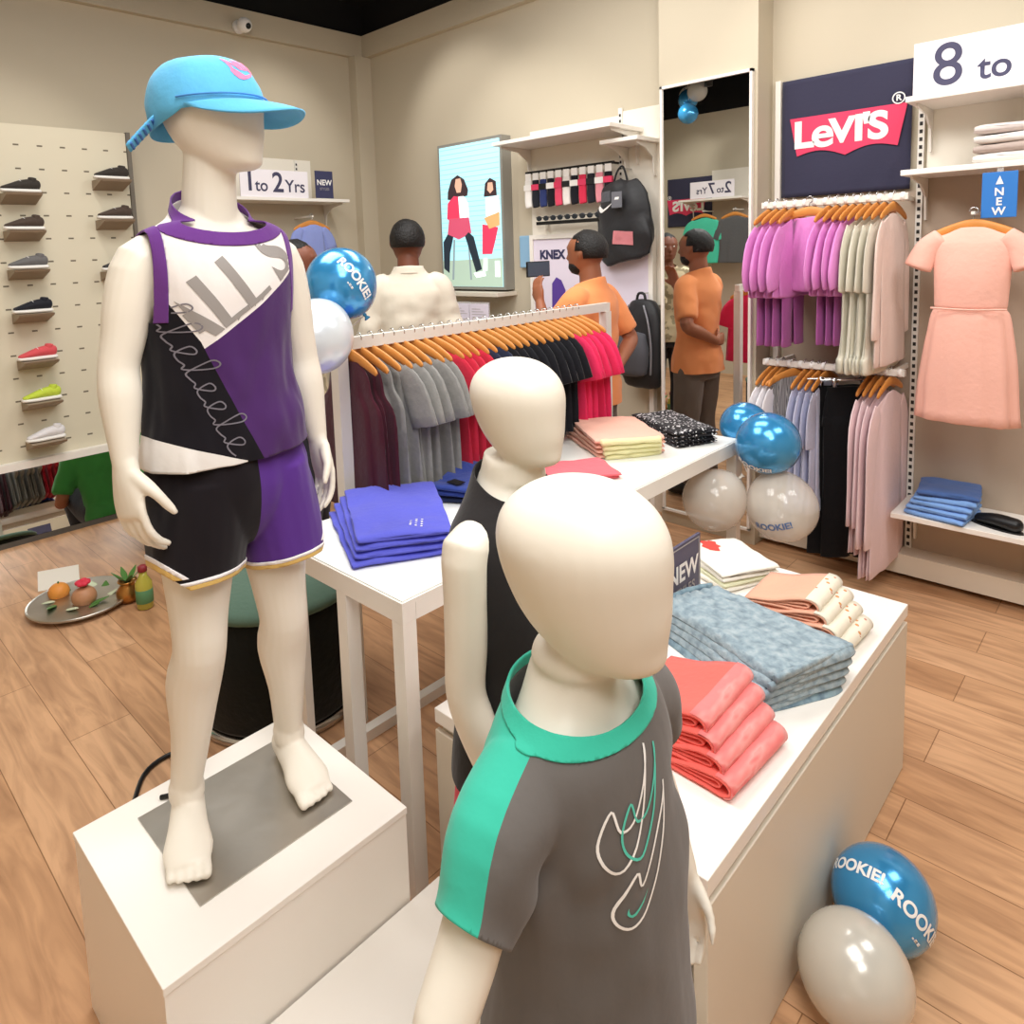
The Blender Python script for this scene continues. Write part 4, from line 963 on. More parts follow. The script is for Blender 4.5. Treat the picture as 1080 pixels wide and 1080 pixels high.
def banner(loc, rz, W_, H_, label, dx=0, lw=.40, ly=-.03):
    t = thing('logo_banner', loc, rz, label, 'banner')
    b = bmesh.new(); nx, nz = 24, 24; G = []
    for i in range(nx+1):
        G.append([b.verts.new(((i/nx-.5)*W_, noise.noise(V((i*.25, j*.2, 3)))*.003*(1 if i > 14 else .3), j/nz*H_)) for j in range(nz+1)])
    for i in range(nx):
        for j in range(nz): b.faces.new((G[i][j], G[i+1][j], G[i+1][j+1], G[i][j+1]))
    solid(obj('fabric', b, cloth('banner_navy', '3b3a4e', bump=.1), t), .003, 0)
    wl, hl = lw, lw*.40
    b = poly_bm(batwing(wl, hl)); obj('red_emblem', place(b, FR(dx, -.0075, H_/2+ly)), M_red, t, smooth=False)
    q = lw/.4
    for c, x_, sz, dz in (('L', -.150, .135, 0), ('e', -.080, .155, .002), ('V', -.012, .120, 0), ('I', .045, .125, 0), ("'", .070, .125, 0), ('S', .108, .130, 0)):
        flat_text(c, sz*q, FR(dx+x_*q, -.0095, H_/2+ly+.010*q+dz), M_text_w, t, .0045 if c == 'e' else .0065, sx=1.1)
    obj('registered_ring', place(ring_bm(.026, .005), FR(dx+.172*lw/.4, -.0105, H_/2+ly+.098*lw/.4)), M_text_w, t, smooth=False); flat_text('R', .036, FR(dx+.172*lw/.4, -.0105, H_/2+ly+.098*lw/.4), M_text_w, t, .001, name='registered_letter')
    return t
banner((-1.137, YW-.02, 1.748), 0, .555, .555, 'dark navy brand banner on the back wall above the upper clothes rail', dx=.012, lw=.50, ly=-.005)
banner((-4.18, -1.03, 1.735), pi, .57, .57, 'dark navy brand banner on the rear wall, seen reversed in the mirror', dx=.04, lw=.50, ly=-.06)
def shelf(loc, L, D, label, rz=0, br=True, T=.022, lip=True):
    """shelf: origin at the back edge centre, protruding towards local -y"""
    t = thing('wall_shelf', loc, rz, label, 'shelf')
    obj('board', B(-L/2, L/2, -D, 0, -T, 0, bev=.002), M_white, t, smooth=False)
    for s in (-1, 1):
        b = prism(bmesh.new(), [(-.0, -T-.001), (-D*.85, -T-.001), (-D*.85, -T-.012), (-.12, -.05), (-.035, -.10), (-.02, -.20), (0, -.20)], s*(L/2-.03)-.004, s*(L/2-.03)+.004, axis='x')
        obj('bracket', b, M_whitem, t, smooth=False)
    return t
shelf((-.34, YW-.013, 2.095), .95, .30, 'top white shelf at the right end carrying the 8 to age sign')
shelf((-.36, YW-.013, 1.808), .93, .30, 'middle white shelf at the right end below the 8 to sign')
shelf((-.36, YW-.013, .372), .93, .30, 'lowest white shelf at the right end holding the folded blue clothes')
shelf((-2.62, YW-.016, 2.20), .86, .33, 'white shelf above the row of hanging socks')
shelf((-2.20, YW-.017, 2.125), .24, .24, 'short white shelf to the left of the tall mirror')
shelf((XW+.001, 2.72, 1.958), .95, .30, 'white shelf on the left wall carrying the 1 to 2 years sign', rz=pi/2)
# slotted uprights
def upright(x, z0, z1, label, left=False, y=2.4):
    b = bmesh.new(); m2_ = mat('slot_dark', '2a2725', rough=.6)
    if not left:
        t = thing('slotted_upright', (x, YW-.013, z0), 0, label, 'shelf upright'); obj('channel', B(-.012, .012, -.012, 0, 0, z1-z0), M_whitem, t, smooth=False)
    else:
        t = thing('slotted_upright', (XW+.008, y, z0), pi/2, label, 'shelf upright'); obj('channel', B(-.012, .012, -.012, 0, 0, z1-z0), M_whitem, t, smooth=False)
    n = int((z1-z0)/.033)
    for k in range(n): box(b, -.006, .006, -.0135, -.0122, .01+k*.033, .026+k*.033)
    obj('slot_row', b, m2_, t, smooth=False); return t
upright(-.822, .122, 2.09, 'slotted metal upright between the hanging bay and the right shelves')
upright(-2.335, .95, 2.33, 'slotted metal upright on the back wall left of the black bag')
upright(0, 1.98, 2.26, 'short slotted upright above the left end of the 1 to 2 sign', True, 2.42)
upright(0, 1.98, 2.26, 'short slotted upright above the right end of the 1 to 2 sign', True, 2.93)
setp(obj('wall_board', B(XW+.001, XW+.007, 2.30, 3.06, 1.965, 2.265), M_wall2, None, smooth=False), 'white backing board above the 1 to 2 years sign', 'board')
# age signs
def age_sign(loc, rz, W_, H_, parts_, label, m=None):
    t = thing('age_sign', loc, rz, label, 'sign'); obj('board', B(-W_/2, W_/2, -.004, .004, 0, H_), m or mat('sign_white', 'f3edf3', rough=.5), t, smooth=False)
    for (s_, sz, dx, dz, bo) in parts_: flat_text(s_, sz, FR(dx, -.0055, dz), M_text_n, t, bo, sx=.95)
    return t
age_sign((-.40, YW-.18, 2.096), 0, .84, .225, [('8', .235, -.30, .115, .001), ('to', .13, -.145, .085, .002)], 'large white sign reading 8 to on the top right shelf')
age_sign((XW+.285, 2.59, 1.959), pi/2, .52, .185, [('1', .19, -.19, .10, .003), ('to', .115, -.105, .075, .0015), ('2', .19, .02, .095, .003), ('Yrs', .12, .155, .075, .0015)], 'white sign reading 1to2Yrs on the left wall shelf')
age_sign((-3.76, -.75, 1.975+.06), pi, .52, .185, [('2', .17, -.19, .095, .003), ('to', .10, -.10, .08, .0015), ('7', .17, .0, .095, .003), ('Yrs', .10, .12, .08, .0015)], 'white sign reading 2to7 Yrs on the rear wall, reversed in the mirror')
t = thing('promo_card', (XW+.275, 2.995, 1.959), pi/2, 'small navy card reading NEW beside the 1to2Yrs sign', 'sign')
obj('card', B(-.075, .075, -.003, .003, .004, .20), M_navy, t, smooth=False); obj('foot', B(-.075, .075, -.02, .02, 0, .0035), M_glass, t, smooth=False)
flat_text('NEW', .055, FR(0, -.004, .115), M_text_w, t, .0015); flat_text('STYLES', .026, FR(0, -.004, .07), M_grey, t)
shelf((-3.78, -1.045, 2.03), .75, .32, 'white shelf on the rear wall under the 2to7 sign', rz=pi)
setp(obj('wall_board', B(-3.90, -2.9, -1.049, -1.035, 2.04, 2.36), M_wall2, None, smooth=False), 'white backing board on the rear wall beside the banner', 'board')
setp(obj('wall_board', B(-3.90, -2.9, -1.049, -1.035, .4, 2.02), M_bay, None, smooth=False), 'grey backing board behind the rear wall clothes', 'board')
C_tl = cloth('teal_cotton', '4fc9a8'); C_ch = cloth('charcoal_cotton', '5c5c5e')
for i, (x, mm, lab) in enumerate(((-3.88, C_tl, 'teal t-shirt hanging facing out below the 2to7 sign, seen in the mirror'), (-3.52, C_ch, 'charcoal t-shirt hanging facing out on the rear wall, seen in the mirror'))):
    tt = thing('wall_hook', (x, -1.03, 1.90), 0, 'short display arm on the rear wall holding the %s t-shirt' % ('teal' if i == 0 else 'charcoal'), 'hook')
    obj('arm', B(-.006, .006, 0, .26, -.012, 0), M_whitem, tt, smooth=False)
    hang('tee', x, -.80, 1.898, 0, mm, lab, 't-shirt', 'rear wall t-shirts', sc=1.15, hlabel='wooden hanger of the %s t-shirt on the rear wall' % ('teal' if i == 0 else 'charcoal'), hgroup='rear wall hangers')
# ---- light box picture on the back wall
M_px = {}
def em(name, c, e=.9): return mat('screen_'+name, c, rough=.4, emit=e)
t = thing('light_box', (-3.51, YW-.001, 1.275), 0, 'lit picture panel of two seated children in red on the back wall', 'light box')
W_, H_ = .62, 1.02
obj('casing', B(-W_/2, W_/2, -.09, 0, 0, H_), mat('casing_grey', '9c9a94', rough=.4, metal=.3), t, smooth=False)
obj('lit_panel', B(-W_/2+.02, W_/2-.02, -.094, -.0905, .02, H_-.02), em('sky', 'a9dfea', .75), t, smooth=False)
pic = bmesh.new(); LX = lambda px: -W_/2+.02+(px-85)/320*(W_-.04); LZ = lambda py: .02+(835-py)/725*(H_-.04)
def pp(name, pts, m, lift=.0955): return obj(name, place(poly_bm([(LX(x), LZ(y)) for x, y in pts]), FR(0, -lift, 0)), m, t, smooth=False)
b = bmesh.new()
for k in range(22): box(b, LX(85), LX(402), -.0955, -.0945, LZ(125+k*25)-.002, LZ(125+k*25)+.002)
obj('shutter_lines', b, em('line', '8ccfe0', .6), t, smooth=False)
pp('picture_floor', [(85, 700), (405, 690), (405, 834), (85, 834)], em('floor', 'a9bfae', .6))
pp('picture_hair', [(185, 260), (150, 280), (128, 340), (125, 380), (150, 385), (235, 370), (240, 340), (220, 285)], em('hair', '3a2a2e', .4), .0965)
pp('picture_face', [(175, 280), (200, 278), (208, 310), (200, 350), (178, 350), (168, 315)], em('face', 'd8a890', .6), .0972)
pp('picture_jacket', [(160, 365), (125, 400), (118, 480), (150, 500), (190, 490), (185, 370)], em('red', 'd83a5a', .6), .0968)
pp('picture_shirt', [(185, 370), (215, 370), (238, 410), (240, 500), (190, 510)], em('white', 'eef4f4', .8), .0966)
pp('picture_skirt', [(130, 480), (240, 480), (250, 560), (180, 590), (118, 560)], em('pinkred', 'c8506c', .6), .097)
pp('picture_leg', [(118, 560), (92, 600), (90, 740), (120, 765), (128, 660), (150, 575)], em('dark', '24303c', .4), .0975)
pp('picture_leg', [(235, 555), (262, 580), (300, 745), (268, 760), (240, 660), (215, 575)], em('dark', '24303c', .4), .0975)
pp('picture_shoe', [(255, 765), (315, 755), (320, 780), (270, 790)], em('white', 'eef4f4', .8), .0978)
pp('picture_chair', [(150, 590), (160, 590), (145, 800), (135, 800)], em('steel', '8a9aa0', .5), .0967); pp('picture_chair', [(228, 590), (236, 590), (245, 800), (236, 800)], em('steel', '8a9aa0', .5), .0967)
pp('picture_hair', [(355, 295), (330, 320), (322, 385), (388, 385), (385, 315)], em('hair', '3a2a2e', .4), .0965)
pp('picture_face', [(345, 318), (368, 318), (372, 355), (355, 372), (340, 352)], em('face', 'd8a890', .6), .0972)
pp('picture_shirt', [(330, 390), (395, 385), (402, 470), (330, 480)], em('white', 'eef4f4', .8), .0967)
pp('picture_arm', [(320, 490), (398, 465), (398, 530), (345, 545)], em('tan', 'd3a56e', .6), .0972)
pp('picture_trousers', [(310, 520), (390, 540), (375, 600), (355, 670), (305, 670)], em('red', 'd83a5a', .6), .0970)
pp('picture_sock', [(310, 690), (330, 690), (328, 755), (306, 755)], em('white', 'eef4f4', .8), .0973); pp('picture_sock', [(368, 705), (392, 705), (394, 785), (368, 785)], em('white', 'eef4f4', .8), .0973)
setp(obj('ledge_shelf', B(-3.86, -3.18, YW-.20, YW-.001, 1.235, 1.262, bev=.002), M_cream, None, smooth=False), 'cream ledge directly under the lit picture panel', 'shelf')
# counter with monitor and leaflet holders
t = thing('cash_counter', (-3.35, 3.02, 0), 0, 'grey and white cash counter in front of the back wall behind the rack', 'counter')
obj('worktop', B(-.55, .62, -.22, .22, 1.0, 1.03, bev=.003), M_white, t, smooth=False); obj('body', B(-.53, .60, -.20, .20, 0, .999), M_cream, t, smooth=False)
t = thing('monitor', (-3.42, 3.03, 1.0305), R(15), 'dark computer monitor on the cash counter behind the white shirt man', 'monitor')
obj('screen', B(-.13, .13, -.008, .008, .05, .25, bev=.003), mat('monitor_blue', '1d2f47', rough=.25), t, smooth=False); obj('stand', B(-.02, .02, -.006, .03, 0, .049), M_blackp, t, smooth=False); obj('base', B(-.08, .08, -.05, .06, -.0, .006), M_blackp, t, smooth=False)
M_pap = mat('lilac_paper', 'dcd4e2', rough=.7)
for i, x in enumerate((-3.10, -2.94)):
    t = thing('leaflet_holder', (x, 3.0, 1.0305), R(12), '%s pale lilac leaflet stand on the cash counter below the lit picture' % ('left' if i == 0 else 'right'), 'leaflet holder', 'leaflet stands')
    obj('leaflet', B(-.065, .065, -.002, .002, .01, .20), M_pap, t, smooth=False); obj('acrylic_stand', B(-.07, .07, .0025, .006, .0, .21), M_glass, t, smooth=False); obj('foot', B(-.07, .07, -.04, -.0025, 0, .004), M_glass, t, smooth=False)
    b = bmesh.new()
    for k in range(9): box(b, -.05, .05-.02*(k % 3), -.0032, -.0022, .04+.016*k, .043+.016*k)
    obj('printed_lines', b, M_grey, t, smooth=False)
t = thing('hand_sanitiser', (-2.80, 3.0, 1.0305), 0, 'small grey bottle beside the leaflet stands', 'bottle')
obj('bottle', lathe(bmesh.new(), [(.022, 0), (.026, .005), (.026, .07), (.012, .085), (.010, .095)], 20), mat('bottle_grey', '8f8a90', rough=.3), t); obj('cap', lathe(bmesh.new(), [(.012, .0955), (.013, .10), (.010, .115)], 16), M_blackp, t)
# white framed poster stand
t = thing('poster_stand', (-2.56, 3.578, 0), 0, 'tall white framed board reading KNEX behind the man in orange', 'poster stand')
obj('panel', B(-.42, .42, -.012, .012, .9, 1.60), mat('poster_pale', 'e6dcec', rough=.6), t, smooth=False)
b = bmesh.new(); box(b, -.45, -.422, -.02, .02, 0, 1.63); box(b, .422, .45, -.02, .02, 0, 1.63); box(b, -.4215, .4215, -.02, .02, 1.602, 1.63)
obj('frame', b, M_white, t, smooth=False); flat_text('KNEX', .075, FR(-.27, -.0145, 1.50), M_navy, t, .004)
obj('poster_figure', place(poly_bm([(-.06, 0), (.04, 0), (.05, .16), (.02, .22), (-.02, .24), (-.055, .2)]), FR(-.22, -.014, 1.12)), mat('poster_purple', '5b3f9a', rough=.6), t, smooth=False)
setp(obj('blue_panel', B(-3.12, -3.02, 3.585, 3.60, 1.42, 1.63, bev=.006), mat('pale_blue_sign', '8fb8d8', rough=.5), None, smooth=False), 'pale blue sign standing left of the white framed board', 'sign')['category'] = 'sign'
# sock packs
t = thing('sock_rail', (-2.66, 3.52, 2.02), 0, 'dark rail with prongs holding the hanging sock packs', 'rail')
obj('bar', B(-.33, .33, -.008, .008, -.008, .008), M_blackp, t, smooth=False)
for s in (-1, 1): obj('arm', B(s*.31-.006, s*.31+.006, .0085, .083, -.006, .006), M_blackp, t, smooth=False)
sock_c = ['ece8e4', '22242c', '2f3a6a', '1c1b22', 'd84a66', 'e6dfda', '1c1b22', 'd23350', '27252c', 'd98a96', '1f1d24']
for k in range(11):
    x = -2.66-.30+.06*k; mm = cloth('sock_'+sock_c[k], sock_c[k])
    col = {'ece8e4': 'white', '22242c': 'charcoal', '2f3a6a': 'navy blue', '1c1b22': 'black', 'd84a66': 'pink red', 'e6dfda': 'cream', 'd23350': 'red', '27252c': 'dark grey', 'd98a96': 'dusty pink', '1f1d24': 'soft black'}[sock_c[k]]
    t = thing('sock_pack', (x, 3.505, 2.008), R(8), '%s sock pack hanging on the sock rail, %s from the left' % (col, ORD[k]), 'socks', 'sock packs')
    b = bmesh.new(); limb(b, [(0, 0, -.04), (0, 0, -.10), (0, -.002, -.16), (.006, -.006, -.205)], [.024, .025, .026, .024], [.008, .009, .010, .009], ref=(1, 0, 0), seg=14, sub=3, cap=.4, sq=.7); obj('sock_pair', b, mm, t)
    obj('paper_band', B(-.027, .027, -.0125, .0125, -.10, -.065), [M_text_w, M_red, mat('band_black', '1a1a1c', rough=.5)][k % 3], t, smooth=False); obj('card_hook', B(-.02, .02, -.002, .002, -.04, .006), M_text_w, t, smooth=False)
# sunglasses rail
t = thing('eyewear_rail', (-2.62, 3.52, 1.70), 0, 'dark display rail with a row of small sunglasses', 'rail')
obj('bar', B(-.28, .28, -.02, .02, -.01, .01), M_blackp, t, smooth=False); 
for s in (-1, 1): obj('arm', B(s*.26-.006, s*.26+.006, .0205, .083, -.006, .006), M_blackp, t, smooth=False)
for k in range(5):
    t = thing('sunglasses', (-2.84+.11*k, 3.50, 1.7105), R(10), 'dark sunglasses on the eyewear rail, %s from the left' % ORD[k], 'sunglasses', 'sunglasses on the rail')
    for s in (-1, 1):
        obj('lens', ball(bmesh.new(), (s*.024, -.012, .018), (.020, .003, .016), 14), mat('lens_dark', '2b3036', rough=.1), t); b = bmesh.new(); tube(b, [(s*.044, -.01, .022), (s*.045, .02, .022), (s*.043, .045, .012)], .0022, 6); obj('temple', b, M_blackp, t)
    b = bmesh.new(); tube(b, [(-.044, -.013, .026), (0, -.014, .022), (.044, -.013, .026)], .0025, 6); obj('bridge', b, M_blackp, t)
# black drawstring bag
M_bag = cloth('bag_black', '1c1c20', bump=.35, bscale=18, rough=.55, spec=.5); M_bagg = cloth('bag_grey', '55565c', rough=.6)
t = thing('drawstring_bag', (-2.27, 3.51, 1.935), 0, 'black sports drawstring bag with white tick and pink lining hanging on the wall display', 'bag')
b = bmesh.new(); limb(b, [(-.05, 0, -.03), (-.04, 0, -.07), (-.01, 0, -.14), (.0, 0, -.26), (.02, 0, -.38), (.04, 0, -.47)], [.05, .12, .165, .175, .185, .14], [.02, .035, .04, .045, .048, .035], ref=(1, 0, 0), seg=36, sub=5, cap=.3, wave=lambda th, s, p: 1+.06*sin(5*th+6*s)); wrinkle(b, .012, 9, 3)
bag = obj('bag_body', b, M_bag, t); Tb = BVHTree.FromBMesh(to_bm(bag.data))
obj('tick_logo', project(poly_bm([(x*.11, y*.14) for x, y in SWOOSH], .01), frame((-.085, -.3, -.17), (1, 0, .12), (0, 0, 1)), Tb, .003), M_text_w, bag, smooth=False)
obj('grey_patch', project(poly_bm([(-.04, -.03), (.035, -.03), (.035, .03), (-.04, .03)], .01), frame((-.09, -.3, -.11), (1, 0, .05), (0, 0, 1)), Tb, .002), M_bagg, bag, smooth=False)
obj('pink_lining', project(poly_bm([(-.07, -.035), (.06, -.045), (.065, .03), (-.06, .04)], .01), frame((.03, -.3, -.345), (1, 0, 0), (0, 0, 1)), Tb, .004), cloth('pink_lining', 'cf8288'), bag, smooth=False)
b = B(-.035, .035, -.002, .002, -.045, .045, bev=.003); tg = obj('swing_tag', b, mat('tag_grey', '6d6e75', rough=.5), t, smooth=False); tg.location = (.01, -.075, -.135)
obj('tag_mark', place(poly_bm([(-.014, -.004), (.014, -.004), (.018, .010), (-.008, .010)]), FR(0, -.003, .005)), M_text_w, tg, smooth=False)
b = bmesh.new(); tube(b, [(-.06, 0, -.05), (-.03, -.01, .02), (.0, 0, .055), (.02, .005, .01), (.04, 0, -.06)], .006); obj('drawstring', b, M_bag, t)
b = bmesh.new(); box(b, -.004, .004, 0, .092, -.004, .004); tt = thing('display_hook', (-2.27, 3.512, 1.977), 0, 'metal arm behind the black drawstring bag', 'hook'); obj('arm', b, M_chrome, tt, smooth=False)
# backpack
t = thing('backpack', (-2.14, 3.485, 1.25), R(-6), 'black and grey backpack hanging low beside the tall mirror', 'backpack')
b = bmesh.new(); limb(b, [(0, .02, -.03), (0, .01, -.12), (0, 0, -.26), (0, 0, -.40), (0, .01, -.49)], [.085, .130, .140, .140, .12], [.04, .055, .06, .065, .05], ref=(1, 0, 0), seg=32, sub=4, cap=.5, sq=.8); wrinkle(b, .006, 8, 2); bp_ = obj('bag_body', b, M_bag, t)
b = bmesh.new(); limb(b, [(-.02, -.055, -.20), (-.02, -.07, -.30), (-.02, -.07, -.42)], [.09, .11, .10], [.03, .045, .04], ref=(1, 0, 0), seg=24, sub=4, cap=.5, sq=.7); obj('front_pocket', wrinkle(b, .004, 12, 4), M_bagg, t)
for s in (-1, 1):
    b = bmesh.new(); tube(b, [(s*.05, -.045, -.04), (s*.09, -.058, -.14), (s*.11, -.062, -.28), (s*.105, -.062, -.42)], .006); obj('zip', b, mat('zip_grey', '8b8c92', rough=.4, metal=.4), t)
b = bmesh.new(); tube(b, [(-.03, 0, -.03), (-.02, 0, .02), (.02, 0, .02), (.03, 0, -.03)], .008); obj('grab_handle', b, M_bag, t)
obj('paper_tag', B(-.045, .005, -.118, -.115, -.31, -.25), M_text_w, t, smooth=False)
tt = thing('display_hook', (-2.14, 3.487, 1.272), 0, 'metal arm behind the black backpack', 'hook'); obj('arm', B(-.004, .004, 0, .116, -.004, .004), M_chrome, tt, smooth=False)
# upper right shelf folded stack, lower shelf blue stack
for i in range(4):
    pad('folded_jumper', .30, .24, .036, [cloth('stack_white', 'e9e2dd'), cloth('stack_brown', 'b5a49c'), cloth('stack_white', 'e9e2dd'), cloth('stack_stripe', 'd8cdc9')][i], (-.44, 3.46, 1.8085+.0365*i), 0, ['lowest', 'second lowest', 'second topmost', 'topmost'][i]+' white and taupe folded jumper on the middle right shelf', 'jumper', 'jumpers folded on the middle right shelf', seed=110+i, layers=2)
C_sb = cloth('sky_blue_cotton', '7ea6e0'); C_db = cloth('denim_blue', '4d6ba6')
for i in range(5):
    pad('folded_shirt', .22, .22, .022, [C_sb, C_sb, C_sb, C_sb, C_db][i], (-.66+.004*i, 3.42+.01*i, .3725+.0222*i), R(-8+4*i), ['lowest', 'second lowest', 'middle', 'second topmost', 'topmost'][i]+' blue folded shirt on the lowest right shelf', 'shirt', 'blue shirts folded on the lowest right shelf', seed=120+i, layers=2)
t = thing('shoe', (-.47, 3.39, .3725), R(160), 'black shoe at the right end of the lowest right shelf', 'shoe')
b = bmesh.new(); limb(b, [(-.07, 0, .03), (0, 0, .03), (.06, 0, .022)], [.03, .032, .028], [.028, .026, .018], seg=18, cap=.9); obj('upper', b, M_blackp, t); obj('sole', prism(bmesh.new(), [(-.1*cos(a), .033*sin(a)) for a in [k*pi/8 for k in range(16)]], 0, .006, 'z'), M_blackp, t, smooth=False)
# peach dress
C_dr = cloth('peach_dress', 'f0b8a8', bump=.2); b = bmesh.new()
limb(b, [(0, 0, -.062), (0, 0, -.082), (0, 0, -.105), (0, 0, -.14), (0, 0, -.25), (0, 0, -.36), (0, 0, -.375), (0, 0, -.42), (0, 0, -.62), (0, 0, -.82)], [.05, .085, .125, .135, .125, .118, .114, .13, .155, .17], [.01, .02, .03, .04, .05, .045, .042, .05, .06, .065], ref=(1, 0, 0), seg=48, sub=4, cap=.2, wave=lambda th, s, p: 1+.07*sin(11*th)*max(0, s-.45)*1.6)
for s in (-1, 1): limb(b, [(s*.10, 0, -.10), (s*.15, 0, -.15), (s*.18, -.01, -.215)], [.04, .05, .052], [.028, .032, .034], ref=(1, 0, 0), seg=18, sub=4, cap=.2)
wrinkle(b, .005, 9, 8, stretch=(1, 1, .5))
dr = obj('dress', b, C_dr, label='peach pink short sleeved dress facing out above the lowest right shelf', cat='dress'); dr.location = (-.57, 3.30, 1.63)
for v in (): pass
b = bmesh.new(); limb(b, [(-.122, -.046, -.372), (0, -.052, -.376), (.122, -.046, -.372)], [.004]*3, [.003]*3, ref=(0, 0, 1), seg=8, cap=.3); obj('waist_ruche', b, C_dr, dr)
hg = thing('clothes_hanger', (-.57, 3.30, 1.63), 0, 'wooden hanger of the peach pink dress', 'hanger'); inst('bar', HB, M_wood, hg); inst('hook', HH, M_chrome, hg)
tt = thing('display_hook', (-.57, 3.28, 1.628), 0, 'white display arm behind the peach pink dress', 'hook'); obj('arm', B(-.006, .006, 0, .325, -.012, 0), M_whitem, tt, smooth=False)
t = thing('promo_card', (-.495, 3.312, 1.60), 0, 'blue card reading NEW in a column hanging over the peach dress', 'sign')
obj('card', B(-.055, .055, -.003, .003, 0, .17, bev=.002), mat('card_blue', '2f78c8', rough=.5), t, smooth=False)
obj('hanging_strip', B(-.01, .01, -.002, .002, .1705, .186), M_glass, t, smooth=False)
for k, c in enumerate('NEW'): flat_text(c, .04, FR(0, -.0045, .095-.036*k), M_text_w, t, .001)
obj('triangle_mark', place(poly_bm([(-.012, -.014), (.012, -.014), (0, .018)]), FR(0, -.0045, .138)), M_text_w, t, smooth=False)
# outfit on the left wall bay
C_vi = cloth('periwinkle', '8f9cd8'); tt = thing('display_hook', (XW+.001, 2.90, 1.84), 0, 'short display arm on the left wall below the 1to2Yrs sign', 'hook'); obj('arm', B(0, .25, -.006, .006, -.012, 0), M_whitem, tt, smooth=False)
hang('tee', -4.52, 2.90, 1.838, pi/2, C_vi, 'periwinkle blue outfit hanging below the 1to2Yrs sign on the left wall', 'outfit', None, sc=.85, under=cloth('navy_print', '4a5590'), hlabel='wooden hanger of the periwinkle outfit on the left wall', gname='outfit', sy=1)
# ---- shoes on the shoe wall
def shoe(y, z, up, sole, label, sc=1.0):
    tb = thing('shoe_bracket', (-4.549, y, z), 0, 'taupe wedge bracket under the '+label, 'bracket', 'shoe brackets'); obj('wedge', prism(bmesh.new(), [(0, 0), (.16, 0), (.15, -.012), (0, -.055)], -.085, .085, 'y'), mat('bracket_taupe', '9c8a76', rough=.6), tb, smooth=False)
    t = thing('trainer', (-4.465, y, z+.0005), R(-90), label, 'shoe', 'trainers on the shoe wall')
    b = bmesh.new(); limb(b, [(-.085, 0, .012), (-.03, 0, .012), (.04, 0, .012), (.09, 0, .014)], [.030, .029, .034, .026], [.011, .011, .011, .010], ref=(0, 1, 0), seg=20, sub=4, cap=1.1, sq=.8); obj('sole', b, sole, t)
    b = bmesh.new(); limb(b, [(-.075, 0, .045), (-.045, 0, .048), (.0, 0, .044), (.04, 0, .036), (.085, 0, .026)], [.024, .027, .028, .030, .022], [.030, .029, .025, .018, .011], ref=(0, 1, 0), seg=20, sub=4, cap=.9); limb(b, [(-.055, 0, .05), (-.060, 0, .082)], [.024, .023], [.026, .020], ref=(0, 1, 0), seg=16, cap=.2); obj('upper', b, up, t)
    b = bmesh.new()
    for k in range(4): limb(b, [(.0+.014*k, -.018, .062-.007*k), (.004+.014*k, 0, .071-.008*k), (.0+.014*k, .018, .062-.007*k)], [.002]*3, ref=(1, 0, 0), seg=6, cap=.3)
    obj('laces', b, M_text_w, t); return t
U = lambda n, c: cloth('upper_'+n, c, rough=.6)
sw_ = mat('sole_white', 'eeeae4', rough=.5)
for (y, z, u, lb) in ((1.53, 2.03, U('black', '38332f'), 'black trainer with white sole, topmost in the right column'), (1.53, 1.80, U('brown', '4d4038'), 'dark brown trainer, second in the right column'), (1.53, 1.50, U('char', '3a3a3c'), 'charcoal trainer, third in the right column'),
                      (1.06, 1.94, U('black', '38332f'), 'black trainer with white sole, topmost in the left column'), (1.06, 1.74, U('brown', '4d4038'), 'dark brown trainer, second in the left column'), (1.06, 1.53, U('grey', '6c6a6a'), 'grey trainer, third in the left column'), (1.06, 1.29, U('navy', '23242c'), 'black and white trainer, fourth in the left column'),
                      (1.06, 1.03, U('red', 'd9565c'), 'red trainer, fifth in the left column'), (1.06, .80, U('lime', 'c5d84a'), 'lime green trainer, sixth in the left column'), (1.06, .575, U('white', 'e6e2e4'), 'white trainer, lowest in the left column')):
    shoe(y, z, u, sw_, lb)
# CCTV camera on the left bulkhead
t = thing('security_camera', (XW+.052, 2.52, 3.13), 0, 'white dome security camera on the bulkhead above the 1to2Yrs sign', 'security camera')
obj('mount', lathe(bmesh.new(), [(.045, 0), (.045, .02), (.02, .03), (.02, .05)], 20, M=Matrix.Rotation(pi/2, 3, 'Y')), M_text_w, t); obj('dome', ball(bmesh.new(), (.09, 0, -.005), .05, 20), M_text_w, t); obj('lens', ball(bmesh.new(), (.125, .005, -.018), .022, 14), M_blackp, t)
t = thing('recessed_downlight', (-3.93, 2.78, ZT+.2), 0, 'round white downlight fitting in the black ceiling corner', 'ceiling light'); obj('trim_ring', lathe(bmesh.new(), [(.0, 0), (.10, 0), (.11, .01), (.11, .045)], 28), mat('downlight_glow', 'fff3dd', rough=.4, emit=1.5), t)
# track light seen in the mirror
t = thing('track_light', (-3.55, -.25, ZT+.0), 0, 'black track spotlight on the ceiling near the rear wall', 'track light')
obj('rail', B(-.7, .7, -.015, .015, .2, .24), M_blackp, t, smooth=False); obj('stem', B(-.01, .01, -.01, .01, .02, .199), M_blackp, t, smooth=False); obj('head', lathe(bmesh.new(), [(.04, -.12), (.045, -.02), (.03, .02)], 20), M_blackp, t)

